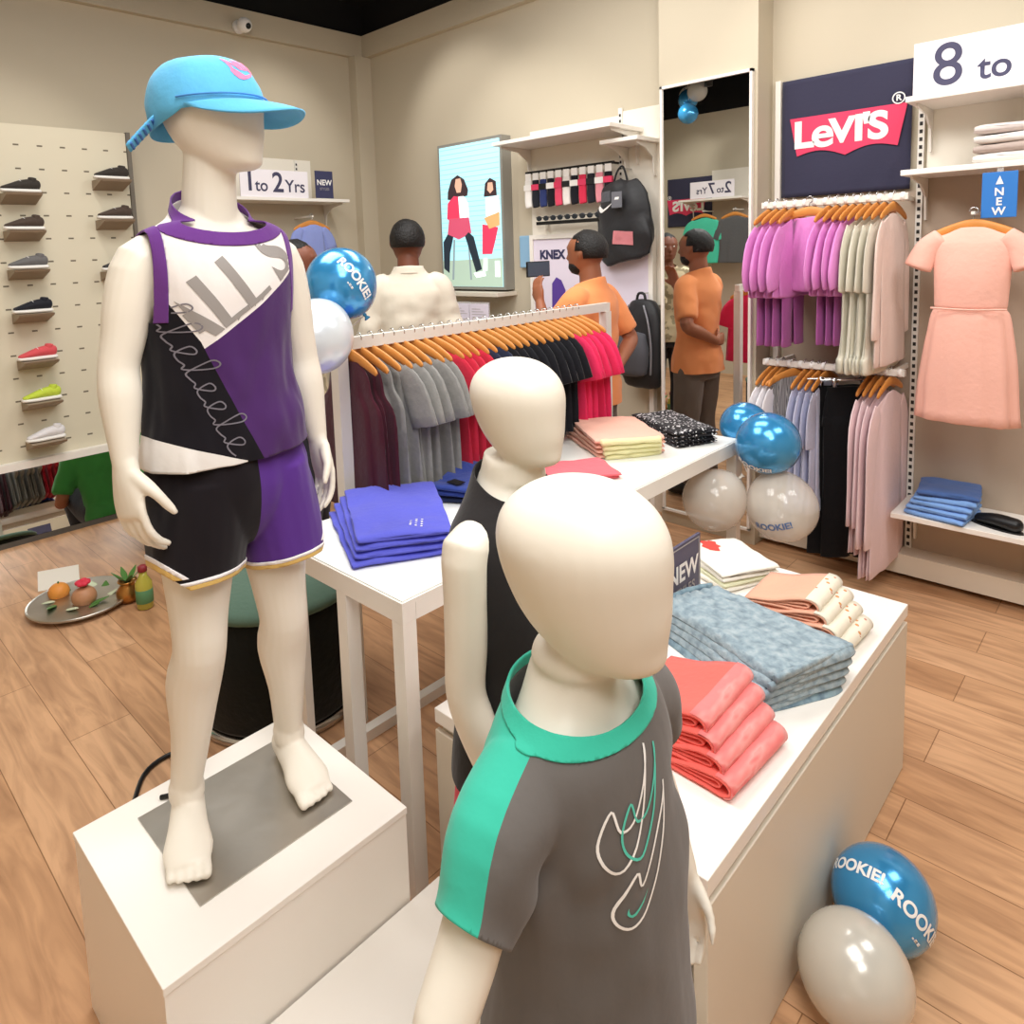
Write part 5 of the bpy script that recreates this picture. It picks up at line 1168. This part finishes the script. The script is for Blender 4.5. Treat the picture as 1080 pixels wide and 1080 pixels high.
# ================================================================== PEOPLE
def person(loc, rz, label, skin, shirt, trousers, arms, head_az=0, S=1.0, hair_m=None, beard=False, sleeve='short', collar=False, seated=False, legs=None, lean=0):
    t = thing('person', loc, rz, label, 'person')
    hz = 1.60
    TR = [(.90, 0, .155, .108), (1.0, 0, .145, .105), (1.10, 0, .142, .103), (1.24, .0, .160, .110), (1.34, -.004, .172, .104), (1.395, -.01, .140, .082), (1.43, -.014, .085, .064), (1.46, -.014, .060, .056)]
    dz = -.80 if seated else 0
    def TP(rows, g=0): return [(x+lean*(z-.9), 0, z+dz) for z, x, a, b in rows], [a+g for z, x, a, b in rows], [b+g for z, x, a, b in rows]
    b = bmesh.new(); p, a, c = TP(TR); limb(b, p, a, c, ref=(0, 1, 0), seg=24, cap=.4)
    hx = lean*.65
    limb(b, [(-.014+hx, 0, 1.42+dz), (-.008+hx, 0, 1.50+dz), (.0+hx, 0, 1.56+dz)], [.062, .057, .056], ref=(0, 1, 0), seg=18, cap=.3)
    hc = V((.012+hx, 0, hz+dz)); head_mann(b, hc, .222, R(head_az))
    ax = V((cos(R(head_az)), sin(R(head_az)), 0)); sd = V((-ax.y, ax.x, 0))
    limb(b, [hc+ax*.092+V((0, 0, .022)), hc+ax*.108+V((0, 0, -.008)), hc+ax*.112+V((0, 0, -.026))], [.009, .012, .016], ref=sd, seg=10, cap=.6)
    limb(b, [hc+ax*.092+sd*-.022+V((0, 0, -.058)), hc+ax*.102+V((0, 0, -.056)), hc+ax*.092+sd*.022+V((0, 0, -.058))], .008, ref=(0, 0, 1), seg=8)
    limb(b, [hc+ax*.088+sd*-.045+V((0, 0, .034)), hc+ax*.1+V((0, 0, .03)), hc+ax*.088+sd*.045+V((0, 0, .034))], .008, ref=(0, 0, 1), seg=8)
    for s in (-1, 1): limb(b, [hc+sd*s*.078+ax*-.008+V((0, 0, .024)), hc+sd*s*.09+ax*-.016+V((0, 0, .004)), hc+sd*s*.082+ax*-.004+V((0, 0, -.026))], [.010, .014, .008], [.006]*3, ref=ax, seg=10, cap=.6)
    for s, (el, wr, hd, pn, th) in ((-1, arms[0]), (1, arms[1])):
        sh = V((-.01+lean*.45, s*.165, 1.355+dz)); el = V(el)+V((0, 0, dz)); wr = V(wr)+V((0, 0, dz))
        limb(b, [sh+V((0, -s*.05, .03)), sh, sh.lerp(el, .35), sh.lerp(el, .75), el, el.lerp(wr, .35), el.lerp(wr, .75), wr], [.05, .054, .049, .042, .040, .041, .031, .026], ref=(1, .1, 0), seg=16, sub=3, cap=.6)
        hand(b, wr, hd, pn, th, .185, curl=.5, thumb_out=.6)
    LG = legs or (((0, -.095, .88), (.02, -.10, .48), (-.02, -.105, .09)), ((0, .095, .88), (.02, .10, .48), (-.02, .105, .09)))
    for s, (hip, kn, an) in zip((-1, 1), LG):
        hip, kn, an = V(hip), V(kn), V(an)
        limb(b, [hip, hip.lerp(kn, .5), kn, kn.lerp(an, .35), an], [.088, .075, .056, .056, .036], ref=(0, 1, 0) if not seated else (0, 0, 1), seg=16, cap=.4)
    body = obj('body', remesh(b, .0075, 4), skin, t)
    # shirt
    b = bmesh.new(); SR = [(.80, 0, .196, .150), (.88, 0, .190, .144), (1.0, 0, .165, .122), (1.10, 0, .16, .12), (1.24, .0, .178, .127), (1.34, -.004, .190, .120), (1.395, -.01, .158, .096), (1.435, -.014, .096, .076), (1.48, -.014, .072, .068)]
    if seated: SR[0] = (.86, 0, .175, .13)
    p, a, c = TP(SR); limb(b, p, a, c, ref=(0, 1, 0), seg=28, cap=.1)
    for s, (el, wr, hd, pn, th) in ((-1, arms[0]), (1, arms[1])):
        sh = V((-.01+lean*.45, s*.160, 1.355+dz)); el = V(el)+V((0, 0, dz)); wr = V(wr)+V((0, 0, dz))
        e2 = sh.lerp(el, .8)
        if sleeve == 'short': limb(b, [sh+V((0, -s*.05, .03)), sh, sh.lerp(e2, .5), e2], [.06, .066, .066, .064], ref=(1, .1, 0), seg=18, cap=.15)
        else: limb(b, [sh+V((0, -s*.05, .03)), sh, sh.lerp(el, .5), el, el.lerp(wr, .5), el.lerp(wr, .93)], [.06, .066, .060, .053, .049, .042], ref=(1, .1, 0), seg=18, cap=.15)
    b = to_bm(remesh(b, .0095, 3)); wrinkle(b, .014, 8, int(abs(loc[0]*10)), f=lambda q: max(.15, min(1, (1.42+dz-q.z)*5)))
    cut(b, (0, 0, (.82 if not seated else .87)+dz), (0, 0, -1)); cut(b, (0+hx, 0, 1.452+dz), (.35, 0, 1))
    shp = solid(obj('shirt', b, shirt, t), .004)
    if collar:
        b = bmesh.new(); limb(b, [(-.012, 0, 1.435+dz), (-.010, 0, 1.475+dz)], [.083, .074], [.078, .070], ref=(0, 1, 0), seg=24, cap=0, closed=False); solid(obj('collar', b, shirt, shp), .004)
    # trousers
    b = bmesh.new()
    if not seated: limb(b, [(0, 0, .78), (0, 0, .88), (0, 0, .93)], [.172, .168, .160], [.125, .12, .115], ref=(0, 1, 0), seg=24, cap=.1)
    else: limb(b, [(0, 0, .04), (0, 0, .12)], [.17, .165], [.15, .13], ref=(0, 1, 0), seg=24, cap=.3)
    for s, (hip, kn, an) in zip((-1, 1), LG):
        hip, kn, an = V(hip), V(kn), V(an)
        limb(b, [hip, hip.lerp(kn, .5), kn, kn.lerp(an, .5), kn.lerp(an, .97)], [.098, .093, .080, .075, .068], ref=(0, 1, 0) if not seated else (0, 0, 1), seg=18, cap=.1)
    b = to_bm(remesh(b, .0095, 3)); wrinkle(b, .008, 8, 5, stretch=(1, 1, .5)); obj('trousers', b, trousers, t)
    for s, (hip, kn, an) in zip((-1, 1), LG):
        an = V(an); d = V((1, 0, 0)) if not seated else V((1, 0, 0)); z0 = 0.0 if not seated else .0
        b = bmesh.new(); limb(b, [V((an.x, an.y, z0+.045))-d*.04, V((an.x, an.y, z0+.05))+d*.04, V((an.x, an.y, z0+.035))+d*.15], [.040, .045, .040], [.040, .046, .028], ref=V((-d.y, d.x, 0)), seg=16, cap=.9); limb(b, [V((an.x, an.y, z0+.05)), V((an.x, an.y, z0+.1))], [.042, .04], seg=14, cap=.2)
        for v in b.verts: v.co.z = max(v.co.z, .001)
        obj('shoe', b, M_blackp, t)
    # hair cap
    b = bmesh.new(); M_ = Matrix((ax, sd, V((0, 0, 1)))).transposed().to_4x4(); M_.translation = hc
    vs = ball(b, (0, 0, 0), 1, 28)
    for v in b.verts: v.co = V((v.co.x*.104-.010, v.co.y*.089, v.co.z*.103+.016))
    dele = [v for v in b.verts if (v.co.x > .02 and v.co.z < .062-.0*v.co.x) or v.co.z < -.040 or (v.co.x > -.03 and v.co.z < .012)]
    bmesh.ops.delete(b, geom=dele, context='VERTS'); wrinkle(b, .004, 30, 1); place(b, M_); solid(obj('hair', b, hair_m or M_hair, t), .005, 1)
    if beard:
        b = bmesh.new(); ball(b, (0, 0, 0), 1, 24)
        for v in b.verts: v.co = V((v.co.x*.060+.038, v.co.y*.070, v.co.z*.048-.064))
        bmesh.ops.delete(b, geom=[v for v in b.verts if v.co.z > -.035 and v.co.x > .055], context='VERTS'); wrinkle(b, .003, 30, 2); place(b, M_); obj('beard', b, hair_m or M_hair, t)
    for s in (-1, 1): obj('eye', place(ball(bmesh.new(), (.0885, s*.031, .010), (.009, .013, .007), 12), M_), M_eye, t)
    return t
DN = (0, 0, -1)
C_sh = cloth('shirt_cream', 'e5dccb', bump=.3, bscale=12); C_or = cloth('tee_orange', 'f29a62', bump=.25, bscale=12); C_camo = ramp_tex('camouflage_beige', 'noise', [(.38, 'b9a888'), (.5, '8f8266'), (.62, 'ddcfae')], 9, detail=3, const=True)
C_tr = cloth('trousers_taupe', '6f6259'); C_trd = cloth('trousers_dark', '3a3a42'); C_gr = cloth('tee_green', '3f8a45', bump=.25, bscale=12)
person((-2.88, 2.42, 0), R(140), 'man in a cream shirt seen from behind near the lit picture', M_skin2, C_sh, C_trd,
       (((-.02, -.235, 1.08), (.08, -.22, .86), (.2, 0, -1), (0, 1, 0), (1, 0, 0)), ((-.02, .235, 1.08), (.08, .22, .86), (.2, 0, -1), (0, -1, 0), (1, 0, 0))), sleeve='long', collar=True)
po = person((-2.06, 2.88, 0), R(183), 'bearded man in an orange t-shirt holding up a phone beside the clothes rack', M_skin, C_or, C_tr,
       (((-.09, -.265, 1.13), (-.15, -.03, 1.02), (.05, 1, .05), (1, 0, 0), (0, 0, 1)), ((.13, .20, 1.17), (.23, .12, 1.35), (.25, -.1, 1), (-.1, -1, 0), (1, 0, .1))), head_az=0, S=1, beard=True)
po.scale = (.945, .945, .945)
pc = person((-2.905, 1.755, 0), R(45), 'man in a beige camouflage shirt mostly hidden behind the tall mannequin', M_skin2, C_camo, C_trd,
       (((-.02, -.235, 1.08), (.10, -.22, .88), (.2, 0, -1), (0, 1, 0), (1, 0, 0)), ((-.02, .235, 1.08), (.10, .22, .88), (.2, 0, -1), (0, -1, 0), (1, 0, 0))), sleeve='short')
pc.scale = (.945, .945, .945)
pg = person((-4.02, 1.56, 0), R(-5), 'person in a green t-shirt sitting on the floor by the shoe wall', M_skin, C_gr, C_trd,
       (((.13, -.27, 1.10), (.36, -.17, 1.16), (.8, .5, -.1), (0, 0, -1), (.3, 1, 0)), ((.13, .27, 1.10), (.36, .17, 1.16), (.8, -.5, -.1), (0, 0, -1), (.3, -1, 0))), seated=True, lean=.22,
       legs=(((.02, -.09, .10), (.36, -.11, .40), (.34, -.10, .085)), ((.02, .09, .10), (.36, .11, .40), (.34, .10, .085))))
t = thing('mobile_phone', (-2.345, 2.835, 1.44), R(172), 'dark phone held up by the bearded man in orange', 'phone')
obj('case', B(-.005, .004, -.08, .08, -.04, .04, bev=.004), M_blackp, t, smooth=False); obj('display', B(-.0062, -.0052, -.074, .074, -.035, .035), mat('phone_screen', '45505c', rough=.2, emit=.25), t, smooth=False); obj('camera_lens', lathe(bmesh.new(), [(.008, 0), (.008, .002)], 14, c=(.004, .06, .02), M=Matrix.Rotation(pi/2, 3, 'Y')), M_blackp, t)

# ================================================================== BALLOONS
def bal_mat(name, c, alpha=1, metal=.25, rough=.22):
    return mat(name, c, rough=rough, metal=metal, coat=.5, alpha=alpha, spec=.6)
MB_b = bal_mat('balloon_blue', '3f9bd6', metal=.45); MB_w = bal_mat('balloon_pearl', 'dfe6ec', metal=.2, rough=.28)
MB_c = bal_mat('balloon_clear', 'efe8de', alpha=.5, metal=.0, rough=.12); MB_p = bal_mat('balloon_pearl_grey', 'dedad0', alpha=.8, metal=.15, rough=.22)
def balloon(loc, r, m, knot, label, group, texts=(), txm=None):
    """knot: direction of the tied end"""
    t = thing('balloon', loc, 0, label, 'balloon', group); k = V(knot).normalized(); q = V((0, 0, -1)).rotation_difference(k).to_matrix()
    prof = []
    for i in range(25):
        a = pi*i/24; z = cos(a); rr = sin(a)*(1 if z > 0 else 1-.10*z*z); zz = z if z > 0 else z*1.10
        prof.append((max(rr*r, .0015), zz*r))
    sk = obj('skin', lathe(bmesh.new(), prof, 40, M=q), m, t)
    obj('knot', lathe(bmesh.new(), [(.004, -1.10*r+.004), (.006, -1.10*r-.004), (.004, -1.10*r-.009), (.010, -1.10*r-.018)], 14, M=q), m, t)
    for (s_, az, el, roll, sz) in texts:
        b = text_bm(s_, sz, .0012, step=.008); d = V((cos(el)*cos(az), cos(el)*sin(az), sin(el))); x = V((-sin(az), cos(az), 0)); y = d.cross(x)
        x2 = x*cos(roll)+y*sin(roll); y2 = -x*sin(roll)+y*cos(roll)
        R0 = r*1.012
        for v in b.verts:
            u, w_ = v.co.x/R0, v.co.y/R0; an = math.hypot(u, w_)
            p = d if an < 1e-6 else d*cos(an)+(x2*u+y2*w_)/an*sin(an)
            pk = p.dot(k); f = 1 if pk < 0 else (1+.10*pk*pk); v.co = p*R0*(1 if pk < .3 else f*.995+.01)
        obj('printed_lettering', b, txm or M_text_w, sk, smooth=False)
    return t
def az_to_cam(loc): return math.atan2(-loc[1], -loc[0])
L = (-.392, 1.600, .104); a0 = az_to_cam(L)
balloon(L, .102, MB_b, (-.3, .9, -.4), 'blue balloon lying on the floor beside the white cabinet', 'floor balloons', [('ROOKIE!', a0+R(48), R(18), R(-58), .038), ('- = =', a0+R(36), R(2), R(-58), .012), ('ROOKIE!', a0-R(62), R(50), R(40), .034)])
L = (-.385, 1.385, .108); balloon(L, .103, MB_p, (.5, .6, -.6), 'translucent white balloon lying on the floor in front of the blue one', 'floor balloons')
L = (-1.685, 1.165, 1.470); a0 = az_to_cam(L); balloon(L, .100, MB_b, (.2, .5, -.8), 'blue balloon tied at the near end of the centre rack', 'rack balloons', [('ROOKIE!', a0+R(26), R(10), R(-58), .036), ('- = =', a0+R(14), R(-2), R(-58), .011)])
L = (-1.62, 1.03, 1.335); balloon(L, .100, MB_w, (-.2, .6, .6), 'pearl white balloon in front of the blue one at the rack end', 'rack balloons')
L = (-1.085, 2.66, .775); a0 = az_to_cam(L); balloon(L, .118, MB_b, (-.6, .2, -.5), 'bright blue balloon at the far corner of the high table', 'table corner balloons', [('ROOKIE!', a0-R(35), R(-42), R(-20), .034)])
L = (-1.245, 2.815, .785); balloon(L, .10, MB_b, (.5, -.4, -.5), 'blue balloon peeking out behind the brighter blue one at the table corner', 'table corner balloons')
L = (-1.235, 2.52, .555); balloon(L, .118, MB_c, (.5, .5, .6), 'clear pearly balloon hanging left under the far table corner', 'table corner balloons')
L = (-1.03, 2.66, .535); a0 = az_to_cam(L); balloon(L, .130, MB_c, (-.4, .2, .8), 'clear pearly balloon with blue lettering right below the bright blue one', 'table corner balloons', [('ROOKIE!', a0-R(14), R(-18), R(14), .036)], mat('balloon_print_blue', '5f7fb8', rough=.5))
for i, (x, z, m, lb) in enumerate(((-3.88, 3.08, MB_b, 'left blue balloon of the ceiling bunch near the rear wall, seen in the mirror'), (-3.70, 3.12, MB_c, 'right clear balloon of the ceiling bunch near the rear wall'), (-3.79, 2.90, MB_b, 'lowest blue balloon of the ceiling bunch near the rear wall'), (-3.97, 3.16, MB_c, 'left clear balloon of the ceiling bunch near the rear wall'))):
    balloon((x, (-.44, -.30, -.27, -.62)[i], z), .105, m, (.3*(1 if i % 2 else -1), 0, .9), lb, 'ceiling bunch balloons')
# strings that tie the bunches
M_str = mat('ribbon_white', 'e6e2dc', rough=.5)
for pts, lb in (([(-3.80, -.30, 3.05), (-3.80, -.28, 3.3), (-3.81, -.27, 3.505)], 'thin white ribbon holding the ceiling balloon bunch'), ([(-1.665, 1.22, 1.37), (-1.78, 1.26, 1.33), (-1.885, 1.285, 1.295)], 'thin ribbon tying the blue and white balloons to the centre rack'), ([(-1.15, 2.62, .66), (-1.19, 2.66, .70), (-1.215, 2.69, .735)], 'thin ribbon tying the balloons to the table corner')):
    b = bmesh.new(); tube(b, pts, .0018, 6); setp(obj('ribbon', b, M_str), lb, 'ribbon')

# ================================================================== TRAY OF OFFERINGS ON THE FLOOR
t = thing('steel_tray', (-3.50, .90, 0), 0, 'round steel tray of fruit and leaves on the wood floor at the left', 'tray')
obj('plate', lathe(bmesh.new(), [(.01, .004), (.17, .004), (.20, .022), (.215, .024), (.213, .028), (.198, .026), (.168, .010), (.01, .009)], 40), M_chrome, t); obj('rim', lathe(bmesh.new(), [(.205, .0285), (.217, .0285), (.217, .034), (.205, .034)], 40), M_steel, t)
M_leaf = cloth('leaf_green', '4d7a35', rough=.5)
def fruit(x, y, r, c, lb, cat='fruit', nm='fruit', z=.0105):
    f = thing(nm, (x, y, z), 0, lb, cat); obj('flesh', ball(bmesh.new(), (0, 0, r*.92), (r, r, r*.92), 24), mat('fruit_'+c, c, rough=.5, bump=.3, bscale=40), f); b = bmesh.new(); tube(b, [(0, 0, r*1.78), (.004, 0, r*2.0)], .004, 6); obj('stalk', b, M_leaf, f)
fruit(-3.44, .90, .052, 'b98560', 'brown coconut with a red flower in the middle of the tray', 'coconut', 'coconut'); fruit(-3.60, .84, .045, 'e0913e', 'orange fruit at the left end of the tray', 'fruit', 'orange')
f = thing('red_flower', (-3.44, .90, .112), 0, 'red flower lying on the brown coconut in the tray', 'flower')
for k in range(7): obj('petal', ball(bmesh.new(), (.018*cos(k*.9), .018*sin(k*.9), .012+.003*(k % 2)), (.016, .016, .011), 12), mat('petal_red', 'd8324a', rough=.6), f)
for k in range(9):
    a = k*2.4; b = bmesh.new(); c = V((.12*cos(a), .12*sin(a), .028+.004*(k % 3))); d = V((cos(a+.9), sin(a+.9), .25)).normalized()
    limb(b, [c-d*.04, c, c+d*.045], [.004, .019, .003], [.0015]*3, ref=(-d.y, d.x, 0), seg=10, cap=.2)
    lf = obj('leaf', b, [M_leaf, mat('leaf_pale', 'cfd8b8', rough=.6)][k % 2], label='loose %s betel leaf on the steel tray' % (['green', 'pale'][k % 2]), cat='leaf', group='leaves on the tray '+['green', 'pale'][k % 2]); lf.location = (-3.50, .90, .004)
t = thing('brass_pot', (-3.36, 1.06, 0), 0, 'small brass pot topped with leaves beside the steel tray', 'pot')
obj('pot', lathe(bmesh.new(), [(.02, 0), (.035, .004), (.05, .03), (.05, .055), (.032, .08), (.03, .09), (.042, .10), (.040, .104), (.026, .10), (.02, .08)], 28), mat('brass', 'c08a4a', rough=.3, metal=.9), t)
b = bmesh.new()
for k in range(6): d = V((cos(k*1.05), sin(k*1.05), .9)).normalized(); limb(b, [V((0, 0, .09)), V((0, 0, .09))+d*.045, V((0, 0, .09))+d*.085], [.004, .014, .002], [.0012]*3, ref=(-d.y, d.x, 0), seg=10, cap=.2)
obj('leaves', b, M_leaf, t)
t = thing('oil_bottle', (-3.24, 1.09, 0), 0, 'yellow green glass oil bottle with a red cap standing on the floor', 'bottle')
obj('bottle', lathe(bmesh.new(), [(.03, 0), (.036, .006), (.036, .12), (.018, .15), (.016, .17)], 24), mat('oil_glass', 'b9b24a', rough=.1, coat=.5), t); obj('label', lathe(bmesh.new(), [(.0364, .03), (.0370, .031), (.0370, .09), (.0364, .091)], 24), mat('label_green', '5d8f63', rough=.6), t); obj('cap', lathe(bmesh.new(), [(.018, .1705), (.02, .172), (.02, .195), (.01, .20)], 20), mat('cap_red', '8f2e35', rough=.4), t)
setp(obj('paper_sheet', prism(bmesh.new(), [(-4.05, .86), (-3.80, .80), (-3.72, .96), (-3.98, 1.03)], .001, .003, 'z'), mat('paper_cream', 'efe8dc', rough=.8), None, smooth=False), 'cream paper sheet on the floor near the shoe wall mirror', 'paper')
